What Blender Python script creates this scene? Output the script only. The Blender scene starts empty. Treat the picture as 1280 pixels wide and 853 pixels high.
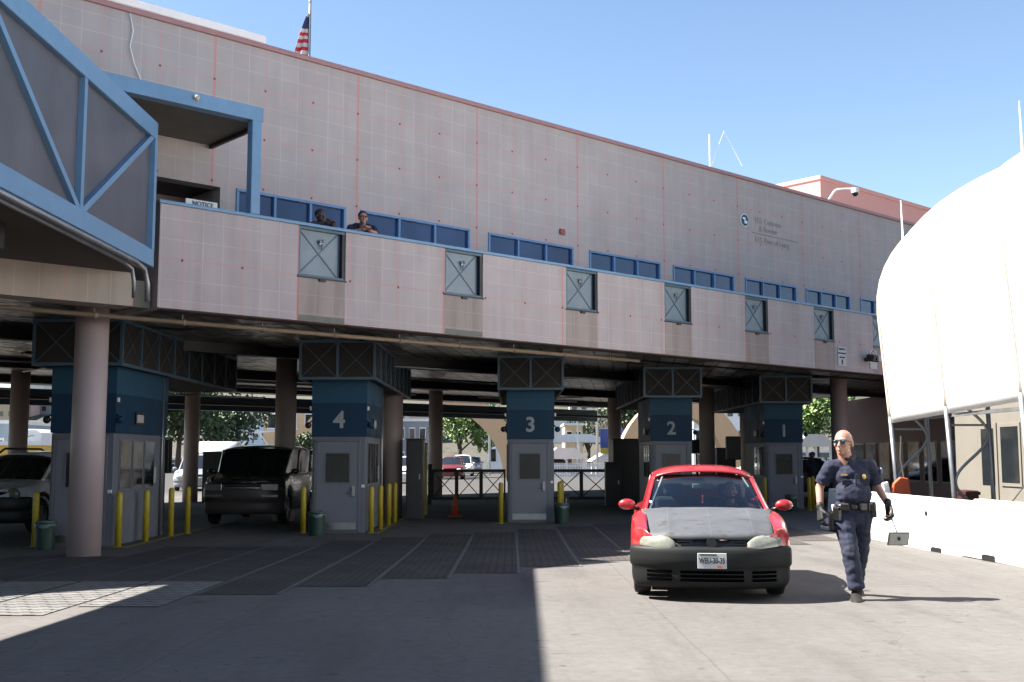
import bpy, bmesh, math, random
from mathutils import Vector, Matrix, noise
random.seed(7)
R=math.radians; PI=math.pi
S=bpy.context.scene; COL=S.collection
# ------------------------------------------------------------ camera, light
cam_d=bpy.data.cameras.new('camera'); cam=bpy.data.objects.new('camera',cam_d); COL.objects.link(cam)
cam_d.sensor_width=36; cam_d.lens=36*1400/1280; cam_d.clip_end=4000; cam_d.clip_start=.1
cam.location=(0,0,1.5); cam.rotation_euler=(R(90)+math.atan(143.5/1400),0,0); S.camera=cam
SUN_EL=49.0
W=bpy.data.worlds.new('World'); S.world=W; W.use_nodes=True
nt=W.node_tree; bg=nt.nodes['Background']; sky=nt.nodes.new('ShaderNodeTexSky'); sky.sky_type='NISHITA'
sky.sun_disc=False; sky.sun_elevation=R(SUN_EL); sky.sun_rotation=R(-91); sky.air_density=1.15; sky.dust_density=.2; sky.ozone_density=1.2; sky.altitude=1000
nt.links.new(sky.outputs[0],bg.inputs[0]); bg.inputs[1].default_value=.054
sl=bpy.data.lights.new('sun','SUN'); sl.energy=5; sl.angle=R(.5); sl.color=(1,.95,.88)
so=bpy.data.objects.new('sun',sl); COL.objects.link(so)
sd=Vector((-math.cos(R(SUN_EL)),.02,math.sin(R(SUN_EL))))
so.rotation_euler=sd.to_track_quat('Z','Y').to_euler()
S.view_settings.view_transform='Standard'; S.view_settings.look='None'; S.view_settings.exposure=2.1; S.view_settings.gamma=1
S.render.engine='CYCLES'

# ------------------------------------------------------------ materials
# pigments are mixed with this grey so that they suit the photograph's bright exposure
TONE=.62; KEEP={'white_tent_fabric','white_barrier_concrete','metal_ceiling_panels','house_white','blue_reflective_glass','pink_render','orange_plastic','wall_tile','balcony_tile','stained_tile','beam_tile','column_paint','silver_paint','tan_stucco','yellow_wall','pale_blue_wall','white_paint','house_tan','house_pink','grey_cladding','light_green_leaves','dark_green_leaves','bg_white_car'}
class G:
    def __init__(s,name):
        s.m=bpy.data.materials.new(name); s.m.use_nodes=True; s.t=s.m.node_tree; s.b=s.t.nodes['Principled BSDF']
        s.tc=s.t.nodes.new('ShaderNodeTexCoord').outputs['Object']
    def n(s,ty,**k):
        o=s.t.nodes.new(ty)
        for a,v in k.items(): setattr(o,a,v)
        return o
    def l(s,a,b): s.t.links.new(a,b)
    def inp(s,sock,v):
        if hasattr(v,'links') or isinstance(v,bpy.types.NodeSocket): s.l(v,sock)
        elif isinstance(v,(tuple,list)) and len(v)==3 and sock.type=='RGBA': sock.default_value=(*v,1)
        else: sock.default_value=v
    def math(s,op,a,b=0.,c=0.):
        o=s.n('ShaderNodeMath',operation=op)
        for i,v in enumerate((a,b,c)): s.inp(o.inputs[i],v)
        return o.outputs[0]
    def mix(s,f,a,b,blend='MIX'):
        o=s.n('ShaderNodeMix',data_type='RGBA',blend_type=blend)
        s.inp(o.inputs[0],f); s.inp(o.inputs[6],a); s.inp(o.inputs[7],b); return o.outputs[2]
    def noise(s,scale,detail=4,rough=.6,vec=None,stretch=None):
        o=s.n('ShaderNodeTexNoise'); o.inputs['Scale'].default_value=scale; o.inputs['Detail'].default_value=detail; o.inputs['Roughness'].default_value=rough
        v=vec or s.tc
        if stretch:
            mp=s.n('ShaderNodeMapping'); mp.inputs['Scale'].default_value=stretch; s.l(v,mp.inputs[0]); v=mp.outputs[0]
        s.l(v,o.inputs['Vector']); return o.outputs['Fac']
    def ramp(s,f,stops,const=False):
        o=s.n('ShaderNodeValToRGB'); e=o.color_ramp.elements
        if const: o.color_ramp.interpolation='CONSTANT'
        while len(e)>1: e.remove(e[0])
        e[0].position=stops[0][0]; c=stops[0][1]; e[0].color=(*c,1) if isinstance(c,tuple) else (c,c,c,1)
        for p,c in stops[1:]:
            q=e.new(p); q.color=(*c,1) if isinstance(c,tuple) else (c,c,c,1)
        s.l(f,o.inputs[0]); return o.outputs[0]
    def sep(s,v=None):
        o=s.n('ShaderNodeSeparateXYZ'); s.l(v or s.tc,o.inputs[0]); return o.outputs
    def line(s,c,period,off,w):
        # 1 on a line of width w repeating with the period
        f=s.math('FRACT',s.math('DIVIDE',s.math('SUBTRACT',c,off-period/2),period))
        d=s.math('MULTIPLY',s.math('ABSOLUTE',s.math('SUBTRACT',f,.5)),period)
        return s.math('LESS_THAN',d,w/2)
    def bump(s,h,st=.3,dist=.01):
        o=s.n('ShaderNodeBump'); o.inputs['Strength'].default_value=st; o.inputs['Distance'].default_value=dist; s.l(h,o.inputs['Height']); s.l(o.outputs[0],s.b.inputs['Normal'])
    def col(s,c):
        if s.m.name not in KEEP: c=s.mix(1.,c,(TONE,TONE,TONE),'MULTIPLY')
        s.inp(s.b.inputs['Base Color'],c)
    def set(s,rough=.6,metal=0.,spec=None,coat=None):
        s.inp(s.b.inputs['Roughness'],rough); s.inp(s.b.inputs['Metallic'],metal)
        if spec is not None: s.b.inputs['Specular IOR Level'].default_value=spec
        if coat is not None: s.b.inputs['Coat Weight'].default_value=coat; s.b.inputs['Coat Roughness'].default_value=.06
MC={}
def mat(name,c,rough=.6,metal=0.,var=.15,scale=6,bump=.0,coat=None,spec=None):
    if name in MC: return MC[name]
    g=G(name); n=g.noise(scale,5); n2=g.noise(scale*.23,3)
    f=g.math('ADD',g.math('MULTIPLY',n,.5),g.math('MULTIPLY',n2,.5))
    a=tuple(x*(1-var) for x in c); b=tuple(min(1,x*(1+var)) for x in c)
    g.col(g.ramp(f,[(.3,a),(.7,b)])); g.set(rough,metal,spec,coat)
    g.inp(g.b.inputs['Roughness'],g.ramp(n2,[(.3,max(0,rough-.08)),(.7,min(1,rough+.1))]))
    if bump: g.bump(n,bump)
    MC[name]=g.m; return g.m
def facade_mat(name,base,off,period,zoff,zp,dirt=.5):
    g=G(name); x,y,z=g.sep()
    n=g.noise(1.3,4); fine=g.noise(30,3); st=g.noise(2.2,4,stretch=(1.6,1.6,.14))
    # every tile a slightly different shade
    tx=g.math('FLOOR',g.math('DIVIDE',g.math('SUBTRACT',x,off),period/3)); tz=g.math('FLOOR',g.math('DIVIDE',g.math('SUBTRACT',z,zoff),zp/3))
    cb=g.n('ShaderNodeCombineXYZ'); g.l(tx,cb.inputs[0]); g.l(tz,cb.inputs[1]); wn=g.n('ShaderNodeTexWhiteNoise',noise_dimensions='2D'); g.l(cb.outputs[0],wn.inputs[0])
    c=g.ramp(n,[(.3,tuple(v*.93 for v in base)),(.7,tuple(min(1,v*1.05) for v in base))])
    c=g.mix(g.math('MULTIPLY',wn.outputs[0],.09),c,(.25,.205,.19))
    c=g.mix(g.math('MULTIPLY',g.ramp(st,[(.46,0.),(.72,1.)]),.30*dirt),c,(.19,.155,.135))
    tl=g.math('MAXIMUM',g.line(x,period/3,off,.016),g.line(z,zp/3,zoff,.014))
    c=g.mix(g.math('MULTIPLY',tl,g.ramp(n,[(.35,.35),(.65,.9)])),c,tuple(min(1,v*1.22) for v in base))
    vx=g.line(x,period,off,.034); vz=g.line(z,zp,zoff,.03); big=g.line(x,period*3,off,.05)
    c=g.mix(g.math('MULTIPLY',g.math('MAXIMUM',vx,vz),.5),c,(.50,.24,.22))
    c=g.mix(g.math('MULTIPLY',big,.62),c,(.5,.2,.18))
    dx=g.line(x,period,off,.042); dz=g.line(z,zp,zoff,.042)
    c=g.mix(g.math('MULTIPLY',g.math('MULTIPLY',dx,dz),.85),c,(.05,.035,.03))
    g.col(c); g.set(.75,spec=.3)
    g.bump(g.math('SUBTRACT',g.math('MULTIPLY',fine,.3),g.math('MULTIPLY',g.math('MAXIMUM',tl,vx),.6)),.35,.01); return g.m
BASE=(.385,.338,.333)
M_wall=facade_mat('wall_tile',BASE,.19,1.083,8.59,.98)
M_balc=facade_mat('balcony_tile',(.405,.35,.342),-5.62,1.09,4.675,1.0,.9)
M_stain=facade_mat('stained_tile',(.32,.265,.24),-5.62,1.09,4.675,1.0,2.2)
M_beam=facade_mat('beam_tile',(.40,.34,.29),-8.6,1.09,3.5,3.,1)
M_col=mat('column_paint',(.36,.29,.285),.55,var=.08,scale=3,bump=.1)
M_pink=mat('pink_trim',(.52,.27,.27),.5,var=.1)
M_pinkb=mat('pink_render',(.52,.27,.235),.8,var=.06,scale=2)
M_cream=mat('cream_metal',(.7,.62,.48),.5,var=.06)
M_blue=mat('blue_frame_paint',(.20,.38,.60),.4,var=.12,scale=5)
M_blue2=mat('bright_blue_window_frame',(.14,.31,.60),.4,var=.1)
M_sblue=mat('steel_blue_frame',(.085,.16,.23),.45,var=.15)
M_bbl=mat('booth_blue_light',(.036,.115,.20),.55,var=.08,spec=.2)
M_bbd=mat('booth_blue_dark',(.018,.062,.125),.55,var=.08,spec=.2)
M_bgr=mat('booth_grey',(.20,.215,.255),.5,var=.16,scale=3,bump=.04)
M_door=mat('door_grey',(.24,.255,.305),.45,var=.06)
M_steel=mat('brushed_steel',(.5,.5,.5),.35,.9)
M_galv=mat('galvanised_pipe',(.42,.43,.45),.4,.7)
M_hatch=mat('hatch_sheet',(.27,.33,.37),.5,.15,var=.22,scale=3)
M_tan=mat('tan_pipe',(.36,.27,.19),.6)
M_black=mat('black_plastic',(.012,.012,.013),.45,var=.2)
M_dark=mat('dark_steel',(.03,.028,.028),.5,.2)
M_yel=mat('yellow_paint',(.62,.47,.03),.5,var=.2,scale=14,bump=.1)
M_green=mat('green_bin_plastic',(.02,.065,.05),.45)
M_bag=mat('bin_liner',(.13,.2,.18),.4)
M_orange=mat('orange_plastic',(.5,.09,.03),.5)
M_white=mat('white_paint',(.72,.72,.71),.5,var=.05)
M_mesh=mat('dark_mesh_screen',(.035,.03,.028),.8,var=.35,scale=9)
M_rub=mat('tyre_rubber',(.015,.015,.015),.8,var=.3,scale=30)
M_rim=mat('wheel_rim',(.3,.3,.31),.4,.6)
M_plate=mat('plate_white',(.7,.7,.7),.5,var=.03)
M_ink=mat('dark_ink',(.02,.02,.03),.6)
M_red=mat('car_red_paint',(.50,.016,.022),.35,var=.07,scale=3,coat=.8)
M_skin=mat('light_skin',(.52,.27,.19),.5,var=.08,scale=25)
M_skin2=mat('brown_skin',(.10,.05,.035),.5,var=.08,scale=25)
M_navy=mat('navy_uniform',(.014,.018,.048),.85,var=.3,scale=14,bump=.3)
M_navy2=mat('navy_trousers',(.022,.027,.06),.85,var=.3,scale=11,bump=.3)
M_glove=mat('black_glove',(.02,.022,.022),.6,var=.3,scale=40,bump=.2)
M_leather=mat('black_leather',(.012,.012,.012),.35)
M_gold=mat('gold_metal',(.8,.55,.2),.3,.8)
M_hair=mat('dark_hair',(.015,.01,.008),.7,var=.3,scale=60)
M_grhair=mat('grey_stubble',(.30,.19,.15),.7,var=.2,scale=90)
M_seat=mat('seat_fabric',(.03,.03,.035),.9)
def glass(name,tint,tr=.5,rough=.03):
    g=G(name); t=g.t; out=t.nodes['Material Output']
    a=g.n('ShaderNodeBsdfTransparent'); a.inputs[0].default_value=(*tint,1); gl=g.n('ShaderNodeBsdfGlossy'); gl.inputs['Roughness'].default_value=rough
    fr=g.n('ShaderNodeFresnel'); fr.inputs[0].default_value=1.5
    mx=g.n('ShaderNodeMixShader'); g.l(g.math('ADD',fr.outputs[0],tr),mx.inputs[0]); g.l(a.outputs[0],mx.inputs[1]); g.l(gl.outputs[0],mx.inputs[2]); g.l(mx.outputs[0],out.inputs[0]); return g.m
M_glass=glass('windscreen_glass',(.58,.66,.72),.03)
M_dglass=mat('dark_window_glass',(.02,.025,.03),.06,var=.1,spec=.8)
def wing():
    g=G('blue_reflective_glass'); n=g.noise(.5,2); g.col(g.ramp(n,[(.35,(.008,.02,.07)),(.65,(.02,.05,.14))])); g.set(.15,0,.5); return g.m
M_bglass=wing()
def screen():
    g=G('grey_screen_mesh'); out=g.t.nodes['Material Output']; a=g.n('ShaderNodeBsdfTransparent'); a.inputs[0].default_value=(.9,.9,.95,1)
    n=g.noise(1.2,4,stretch=(1,1,.5)); g.col(g.ramp(n,[(.3,(.15,.15,.18)),(.7,(.22,.22,.25))])); g.set(.5)
    mx=g.n('ShaderNodeMixShader'); mx.inputs[0].default_value=.72; g.l(a.outputs[0],mx.inputs[1]); g.l(g.b.outputs[0],mx.inputs[2]); g.l(mx.outputs[0],out.inputs[0]); return g.m
M_screen=screen()
def concrete():
    g=G('concrete_paving'); x,y,z=g.sep()
    n=g.noise(.35,6,.65); f=g.noise(9,6,.7); ff=g.noise(60,4,.7); tr=g.noise(.8,5,.7,stretch=(2.2,.25,1)); sc=g.noise(5,4,.7,stretch=(.35,3,1))
    c=g.ramp(n,[(.3,(.185,.176,.166)),(.7,(.235,.223,.21))])
    c=g.mix(g.ramp(f,[(.35,.28),(.65,0.)]),c,(.10,.092,.085))
    c=g.mix(g.math('MULTIPLY',g.ramp(tr,[(.5,0.),(.75,1.)]),.38),c,(.08,.073,.068))
    c=g.mix(g.math('MULTIPLY',g.ramp(sc,[(.60,0.),(.72,1.)]),.5),c,(.07,.065,.06))
    c=g.mix(g.ramp(ff,[(.30,.30),(.42,0.)]),c,(.055,.05,.045))
    wob=g.math('MULTIPLY',g.math('SUBTRACT',g.noise(1.5,2),.5),.06)
    j=g.math('MAXIMUM',g.line(g.math('ADD',x,wob),4.04,1.45,.022),g.line(g.math('ADD',y,wob),6.0,1.6,.022))
    c=g.mix(g.math('MULTIPLY',j,.2),c,(.045,.04,.036))
    spv=g.n('ShaderNodeTexVoronoi'); spv.inputs['Scale'].default_value=1.6; g.l(g.tc,spv.inputs['Vector'])
    c=g.mix(g.math('MULTIPLY',g.math('LESS_THAN',spv.outputs['Distance'],.07),.35),c,(.045,.04,.038))
    wv=g.n('ShaderNodeVectorMath',operation='ADD'); nz=g.n('ShaderNodeTexNoise'); nz.inputs['Scale'].default_value=1.7; nz.inputs['Detail'].default_value=6; g.l(g.tc,nz.inputs['Vector']); g.l(g.tc,wv.inputs[0]); g.l(nz.outputs['Color'],wv.inputs[1])
    ck=g.n('ShaderNodeTexVoronoi',feature='DISTANCE_TO_EDGE'); ck.inputs['Scale'].default_value=.23; g.l(wv.outputs[0],ck.inputs['Vector'])
    c=g.mix(g.math('MULTIPLY',g.math('LESS_THAN',ck.outputs['Distance'],.0015),.3),c,(.05,.045,.042))
    oil=g.noise(1.1,3,.5); c=g.mix(g.math('MULTIPLY',g.ramp(oil,[(.66,0.),(.72,1.)]),.35),c,(.06,.055,.052))
    sp=g.n('ShaderNodeTexVoronoi'); sp.inputs['Scale'].default_value=4.3; g.l(wv.outputs[0],sp.inputs['Vector'])
    c=g.mix(g.math('MULTIPLY',g.math('LESS_THAN',sp.outputs['Distance'],.09),.55),c,(.06,.055,.05))
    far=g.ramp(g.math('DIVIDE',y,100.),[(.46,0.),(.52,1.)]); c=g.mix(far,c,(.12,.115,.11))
    g.col(c); g.set(.95,spec=.08); g.bump(g.math('ADD',g.math('MULTIPLY',f,.7),ff),.35,.01); return g.m
M_conc=concrete()
def grating():
    g=G('rumble_brick_grid'); x,y,z=g.sep(); n=g.noise(1.2,5); f=g.noise(20,4)
    c=g.ramp(n,[(.3,(.10,.088,.082)),(.7,(.165,.145,.135))])
    c=g.mix(g.ramp(f,[(.4,.4),(.6,0.)]),c,(.05,.045,.04))
    l=g.math('MAXIMUM',g.line(x,.11,0,.022),g.line(y,.11,0,.022)); c=g.mix(g.math('MULTIPLY',l,.6),c,(.05,.045,.043))
    g.col(c); g.set(.85,spec=.12); g.bump(g.math('SUBTRACT',1.,l),.6,.02); return g.m
M_grate=grating()
def plates():
    g=G('perforated_steel_tread'); x,y,z=g.sep(); n=g.noise(2,5)
    c=g.ramp(n,[(.3,(.24,.235,.225)),(.7,(.36,.35,.335))])
    v=g.math('MULTIPLY',g.line(g.math('ADD',x,g.math('MULTIPLY',g.line(y,.44,.22,.22),.11)),.22,0,.12),g.line(y,.22,.11,.105))
    c=g.mix(g.math('MULTIPLY',v,.9),c,(.05,.045,.04)); g.col(c); g.set(.5,.2); g.bump(g.math('SUBTRACT',1.,v),.6,.02); return g.m
M_tread=plates()
def ceiling():
    g=G('metal_ceiling_panels'); br=g.n('ShaderNodeTexBrick'); mp=g.n('ShaderNodeMapping'); mp.inputs['Rotation'].default_value=(0,0,R(-42)); g.l(g.tc,mp.inputs[0]); g.l(mp.outputs[0],br.inputs['Vector'])
    br.inputs['Scale'].default_value=1; br.inputs['Brick Width'].default_value=1.2; br.inputs['Row Height'].default_value=.4; br.inputs['Mortar Size'].default_value=.03
    br.inputs['Color1'].default_value=(.30,.28,.23,1); br.inputs['Color2'].default_value=(.70,.65,.54,1); br.inputs['Mortar'].default_value=(.012,.01,.01,1)
    n=g.noise(.5,3); c=g.mix(g.ramp(n,[(.4,.7),(.6,0.)]),br.outputs[0],(.05,.045,.04)); g.col(c); g.set(.3,.45)
    g.bump(g.math('ADD',g.noise(1.1,3),g.math('MULTIPLY',br.outputs['Fac'],-.3)),.9,.22); return g.m
M_ceil=ceiling()
def hoodm():
    g=G('bare_primer_hood'); n=g.noise(3,5); s=g.noise(7,6,.75,stretch=(.6,1.8,1)); x,y,z=g.sep()
    c=g.ramp(n,[(.3,(.095,.102,.113)),(.7,(.13,.137,.147))])
    c=g.mix(g.ramp(s,[(.6,0.),(.75,.5)]),c,(.19,.197,.205)); c=g.mix(g.ramp(g.noise(5,5,.7,stretch=(1,3,1)),[(.57,0.),(.67,.75)]),c,(.07,.035,.03)); c=g.mix(g.math('MULTIPLY',g.line(x,.46,.0,.010),.2),c,(.25,.25,.26))
    g.col(c); g.set(.6,.0,.25); return g.m
M_hood=hoodm()
def lens():
    g=G('clouded_headlight_lens'); n=g.noise(14,5); g.col(g.ramp(n,[(.3,(.22,.235,.185)),(.7,(.40,.40,.33))])); g.set(.25,0,.6,.5); return g.m
M_lens=lens()
def fabric():
    g=G('white_tent_fabric'); n=g.noise(.7,4); g.col(g.ramp(n,[(.3,(.72,.715,.70)),(.7,(.80,.795,.785))])); g.set(.7); g.bump(g.noise(2,3),.15,.05); return g.m
M_tent=fabric()
M_jersey=mat('white_barrier_concrete',(.62,.60,.56),.8,var=.22,scale=3,bump=.3)
M_beige=mat('beige_panel',(.24,.22,.185),.7,var=.05)
M_leafs={}
def leafm(name,c):
    g=G(name); gi=g.n('ShaderNodeNewGeometry'); n=g.noise(1.1,3)
    f=g.math('ADD',g.math('MULTIPLY',gi.outputs['Random Per Island'],.6),g.math('MULTIPLY',n,.4))
    g.col(g.ramp(f,[(.2,tuple(v*.55 for v in c)),(.8,tuple(v*1.5 for v in c))])); g.set(.6); g.b.inputs['Transmission Weight'].default_value=0; return g.m
M_leafD=leafm('dark_green_leaves',(.035,.06,.02)); M_leafL=leafm('light_green_leaves',(.12,.19,.045)); M_bark=mat('bark',(.10,.075,.055),.9,bump=.4)

# ------------------------------------------------------------ mesh helpers
class MB:
    def __init__(s): s.b=bmesh.new()
    def box(s,a,b,mtx=None):
        vs=[s.b.verts.new((x,y,z)) for x in (a[0],b[0]) for y in (a[1],b[1]) for z in (a[2],b[2])]
        if mtx: 
            for v in vs: v.co=mtx@v.co
        for f in ((0,1,3,2),(4,6,7,5),(0,4,5,1),(2,3,7,6),(0,2,6,4),(1,5,7,3)): s.b.faces.new([vs[i] for i in f])
        return s
    def ring(s,c,u,v,r,n): return [s.b.verts.new(c+u*(r*math.cos(2*PI*i/n))+v*(r*math.sin(2*PI*i/n))) for i in range(n)]
    def tube(s,pts,rs,n=10,cap=True):
        pts=[Vector(p) for p in pts]; rs=rs if isinstance(rs,(list,tuple)) else [rs]*len(pts); prev=None; u=None; first=None
        for i,p in enumerate(pts):
            t=(pts[min(i+1,len(pts)-1)]-pts[max(i-1,0)]).normalized()
            if u is None: u=t.orthogonal().normalized()
            else: u=(u-t*u.dot(t)).normalized()
            r=s.ring(p,u,t.cross(u),rs[i],n)
            if prev:
                for k in range(n): s.b.faces.new((prev[k],prev[(k+1)%n],r[(k+1)%n],r[k]))
            else: first=r
            prev=r
        if cap: s.b.faces.new(first[::-1]); s.b.faces.new(prev)
        return s
    def bar(s,a,b,w,h,up=(0,0,1)):
        a=Vector(a);b=Vector(b);t=(b-a).normalized();u=t.cross(Vector(up)).normalized();v=u.cross(t)
        q=[[s.b.verts.new(p+u*sx*w/2+v*sy*h/2) for sx,sy in((-1,-1),(1,-1),(1,1),(-1,1))] for p in (a,b)]
        for k in range(4): s.b.faces.new((q[0][k],q[0][(k+1)%4],q[1][(k+1)%4],q[1][k]))
        s.b.faces.new(q[0][::-1]); s.b.faces.new(q[1]); return s
    def ball(s,c,r,rot=None,seg=16,rings=10):
        r=(r,r,r) if not isinstance(r,(tuple,list)) else r
        m=Matrix.Translation(c)@(rot.to_4x4() if rot else Matrix())@Matrix.Diagonal((*r,1))
        bmesh.ops.create_uvsphere(s.b,u_segments=seg,v_segments=rings,radius=1,matrix=m); return s
    def limb(s,a,b,r0,r1,n=12):
        s.tube([a,b],[r0,r1],n); s.ball(a,r0,seg=n,rings=8); s.ball(b,r1,seg=n,rings=8); return s
    def quad(s,*p): s.b.faces.new([s.b.verts.new(q) for q in p]); return s
    def prism(s,poly,axis,a,b):
        # poly of 2D points extruded along axis (0 x,1 y,2 z)
        def mk(p,h): 
            c=[p[0],p[1]]; c.insert(axis,h); return s.b.verts.new(c)
        A=[mk(p,a) for p in poly];B=[mk(p,b) for p in poly];n=len(A)
        s.b.faces.new(A);s.b.faces.new(B[::-1])
        for k in range(n): s.b.faces.new((A[k],B[k],B[(k+1)%n],A[(k+1)%n]))
        return s
    def patch(s,fn,nu,nv):
        g=[[s.b.verts.new(fn(i/nu,j/nv)) for j in range(nv+1)] for i in range(nu+1)]
        for i in range(nu):
            for j in range(nv): s.b.faces.new((g[i][j],g[i+1][j],g[i+1][j+1],g[i][j+1]))
        return s
def finish(o,name,m,parent,smooth):
    o.data.name=name
    if m and not o.data.materials: o.data.materials.append(m)
    if smooth: 
        for p in o.data.polygons: p.use_smooth=True
    if parent: o.parent=parent
def part(mb,name,m,parent=None,smooth=False,bevel=0,solid=0,label=None,auto=False):
    bmesh.ops.recalc_face_normals(mb.b,faces=mb.b.faces)
    me=bpy.data.meshes.new(name); mb.b.to_mesh(me); mb.b.free(); o=bpy.data.objects.new(name,me); COL.objects.link(o)
    finish(o,name,m,parent,smooth)
    if solid: q=o.modifiers.new('solid','SOLIDIFY'); q.thickness=solid
    if bevel: q=o.modifiers.new('bevel','BEVEL'); q.width=bevel; q.segments=2; q.limit_method='ANGLE'
    if label: o['label']=label
    return o
def tag(o,label=None,cat=None,group=None,kind=None):
    if label: o['label']=label
    if cat: o['category']=cat
    if group: o['group']=group
    if kind: o['kind']=kind
    return o
def thing(name,label,cat,loc=(0,0,0),rz=0,group=None):
    o=bpy.data.objects.new(name,None); COL.objects.link(o); o.location=loc; o.rotation_euler=(0,0,rz); o.empty_display_size=.2
    return tag(o,label,cat,group)
def kids(o): return [c for c in COL.objects if c.parent==o]
def copy_tree(o,parent=None,loc=None,rz=None,label=None):
    c=o.copy(); COL.objects.link(c)
    if parent: c.parent=parent
    for k in kids(o): copy_tree(k,c)
    if loc is not None: c.location=loc
    if rz is not None: c.rotation_euler=(0,0,rz)
    if label: c['label']=label
    return c
def blob(mb,name,m,parent,voxel=.012,smooth=4,wr=0,wsc=8,subd=0):
    me=bpy.data.meshes.new('tmp'); bmesh.ops.recalc_face_normals(mb.b,faces=mb.b.faces); mb.b.to_mesh(me); mb.b.free(); o=bpy.data.objects.new('tmp',me); COL.objects.link(o)
    q=o.modifiers.new('r','REMESH'); q.mode='VOXEL'; q.voxel_size=voxel
    if smooth: q=o.modifiers.new('s','SMOOTH'); q.factor=.5; q.iterations=smooth
    dg=bpy.context.evaluated_depsgraph_get(); dg.update(); me2=bpy.data.meshes.new_from_object(o.evaluated_get(dg)); bpy.data.objects.remove(o)
    if wr:
        for v in me2.vertices:
            n=noise.noise(Vector((v.co.x*wsc,v.co.y*wsc,v.co.z*wsc*2.2)))+.5*noise.noise(v.co*wsc*2.7)
            v.co+=v.normal*wr*n
    o=bpy.data.objects.new(name,me2); COL.objects.link(o); me2.materials.clear(); finish(o,name,m,parent,True); return o
def text(s,name,size,m,parent,loc,rot=(R(90),0,0),ext=.004,bold=0,align='CENTER',sx=1):
    c=bpy.data.curves.new('t','FONT'); c.body=s; c.size=size; c.extrude=ext; c.offset=bold; c.align_x=align; c.align_y='CENTER'
    o=bpy.data.objects.new('t',c); COL.objects.link(o); dg=bpy.context.evaluated_depsgraph_get(); dg.update()
    me=bpy.data.meshes.new_from_object(o.evaluated_get(dg)); bpy.data.objects.remove(o)
    o=bpy.data.objects.new(name,me); COL.objects.link(o); me.materials.clear(); finish(o,name,m,parent,False); o.location=loc; o.rotation_euler=rot; o.scale=(sx,1,1); return o
def gz(Y): return .11-.012*max(min(Y,20),-20)
def px(x,Y): return (x-640)*Y/1407*1.005     # metres across at distance Y
def pz(y,Y): return 1.5+(570-y)*Y/1407

# ------------------------------------------------------------ ground
mb=MB(); ys=[-900,-20,20,60,1500]; xs=[-1200,-40,0,40,1200]
g=[[mb.b.verts.new((x,y,gz(y))) for y in ys] for x in xs]
for i in range(4):
    for j in range(4): mb.b.faces.new((g[i][j],g[i+1][j],g[i+1][j+1],g[i][j+1]))
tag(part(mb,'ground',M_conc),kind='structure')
def strip(x0,x1,y0,y1,dz,mb,n=6):
    for i in range(n):
        a=y0+(y1-y0)*i/n;b=y0+(y1-y0)*(i+1)/n
        mb.quad((x0,a,gz(a)+dz),(x1,a,gz(a)+dz),(x1,b,gz(b)+dz),(x0,b,gz(b)+dz))
XS=[-3.52+.903*i for i in range(12)]; FR=[12.72,13.55,14.58,15.31,16.35,17.35,18.2,19.1,20.0,20.9,21.8]
mb=MB()
for i in range(11): strip(XS[i]+.035,XS[i+1]-.035,FR[i],FR[i]+9.2-(i>2)*.3,.006,mb)
for i in range(5): strip(-3.52-.903*(i+1)+.035,-3.52-.903*i-.035,14.2,20.4 if i<3 else 18.2,.006,mb)
tag(part(mb,'rumble_paving',M_grate),kind='structure')
mb=MB()
for i in range(6): strip(-3.56-.903*(i+1)+.035,-3.56-.903*i-.02,11.6 if i<1 else 10.9 if i<4 else 10.2,14.15,.008,mb)
tag(part(mb,'tread_plates',M_tread),kind='structure')
# light joints between the strips
mb=MB()
for i in range(11): strip(XS[i]-.02,XS[i]+.02,FR[max(i-1,0)],FR[i]+7.5,.008,mb)
tag(part(mb,'strip_joints',mat('joint_concrete',(.16,.15,.14),.8,var=.35)),kind='structure')

# ------------------------------------------------------------ main building (local x along the facade, local y depth, origin under its balcony)
BA=math.atan2(.6699,.7424)
B=thing('inspection_building','long pinkish tiled port building spanning the inspection lanes, with blue ribbon windows and a balcony','building',(.4,23.3,0),BA)
OP=[-5.62,-2.32,1.04,4.31,7.46,10.58,13.62]; OW=.99
mb=MB(); e=-8.2
for t in OP:
    mb.box((e,0,3.87),(t,.15,5.57)); mb.box((t,0,3.87),(t+OW,.15,4.66)); e=t+OW
mb.box((e,0,3.87),(24,.15,5.57)); mb.box((-8.2,.15,3.87),(-8.05,2,5.57))
part(mb,'balcony_wall',M_balc,B)
mb=MB().box((-8.23,-.03,5.573),(24,.19,5.63)); part(mb,'balcony_coping',M_blue,B,bevel=.008)
mb=MB().box((-30,.01,3.85),(-8.6,.5,4.38)); part(mb,'edge_beam',M_beam,B)
mb=MB().box((-8.59,.2,3.87),(-8.23,.5,4.3)); part(mb,'bare_masonry',mat('bare_block',(.22,.22,.19),.9,bump=.4),B,label='bare grey patch of missing tiles')
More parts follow.
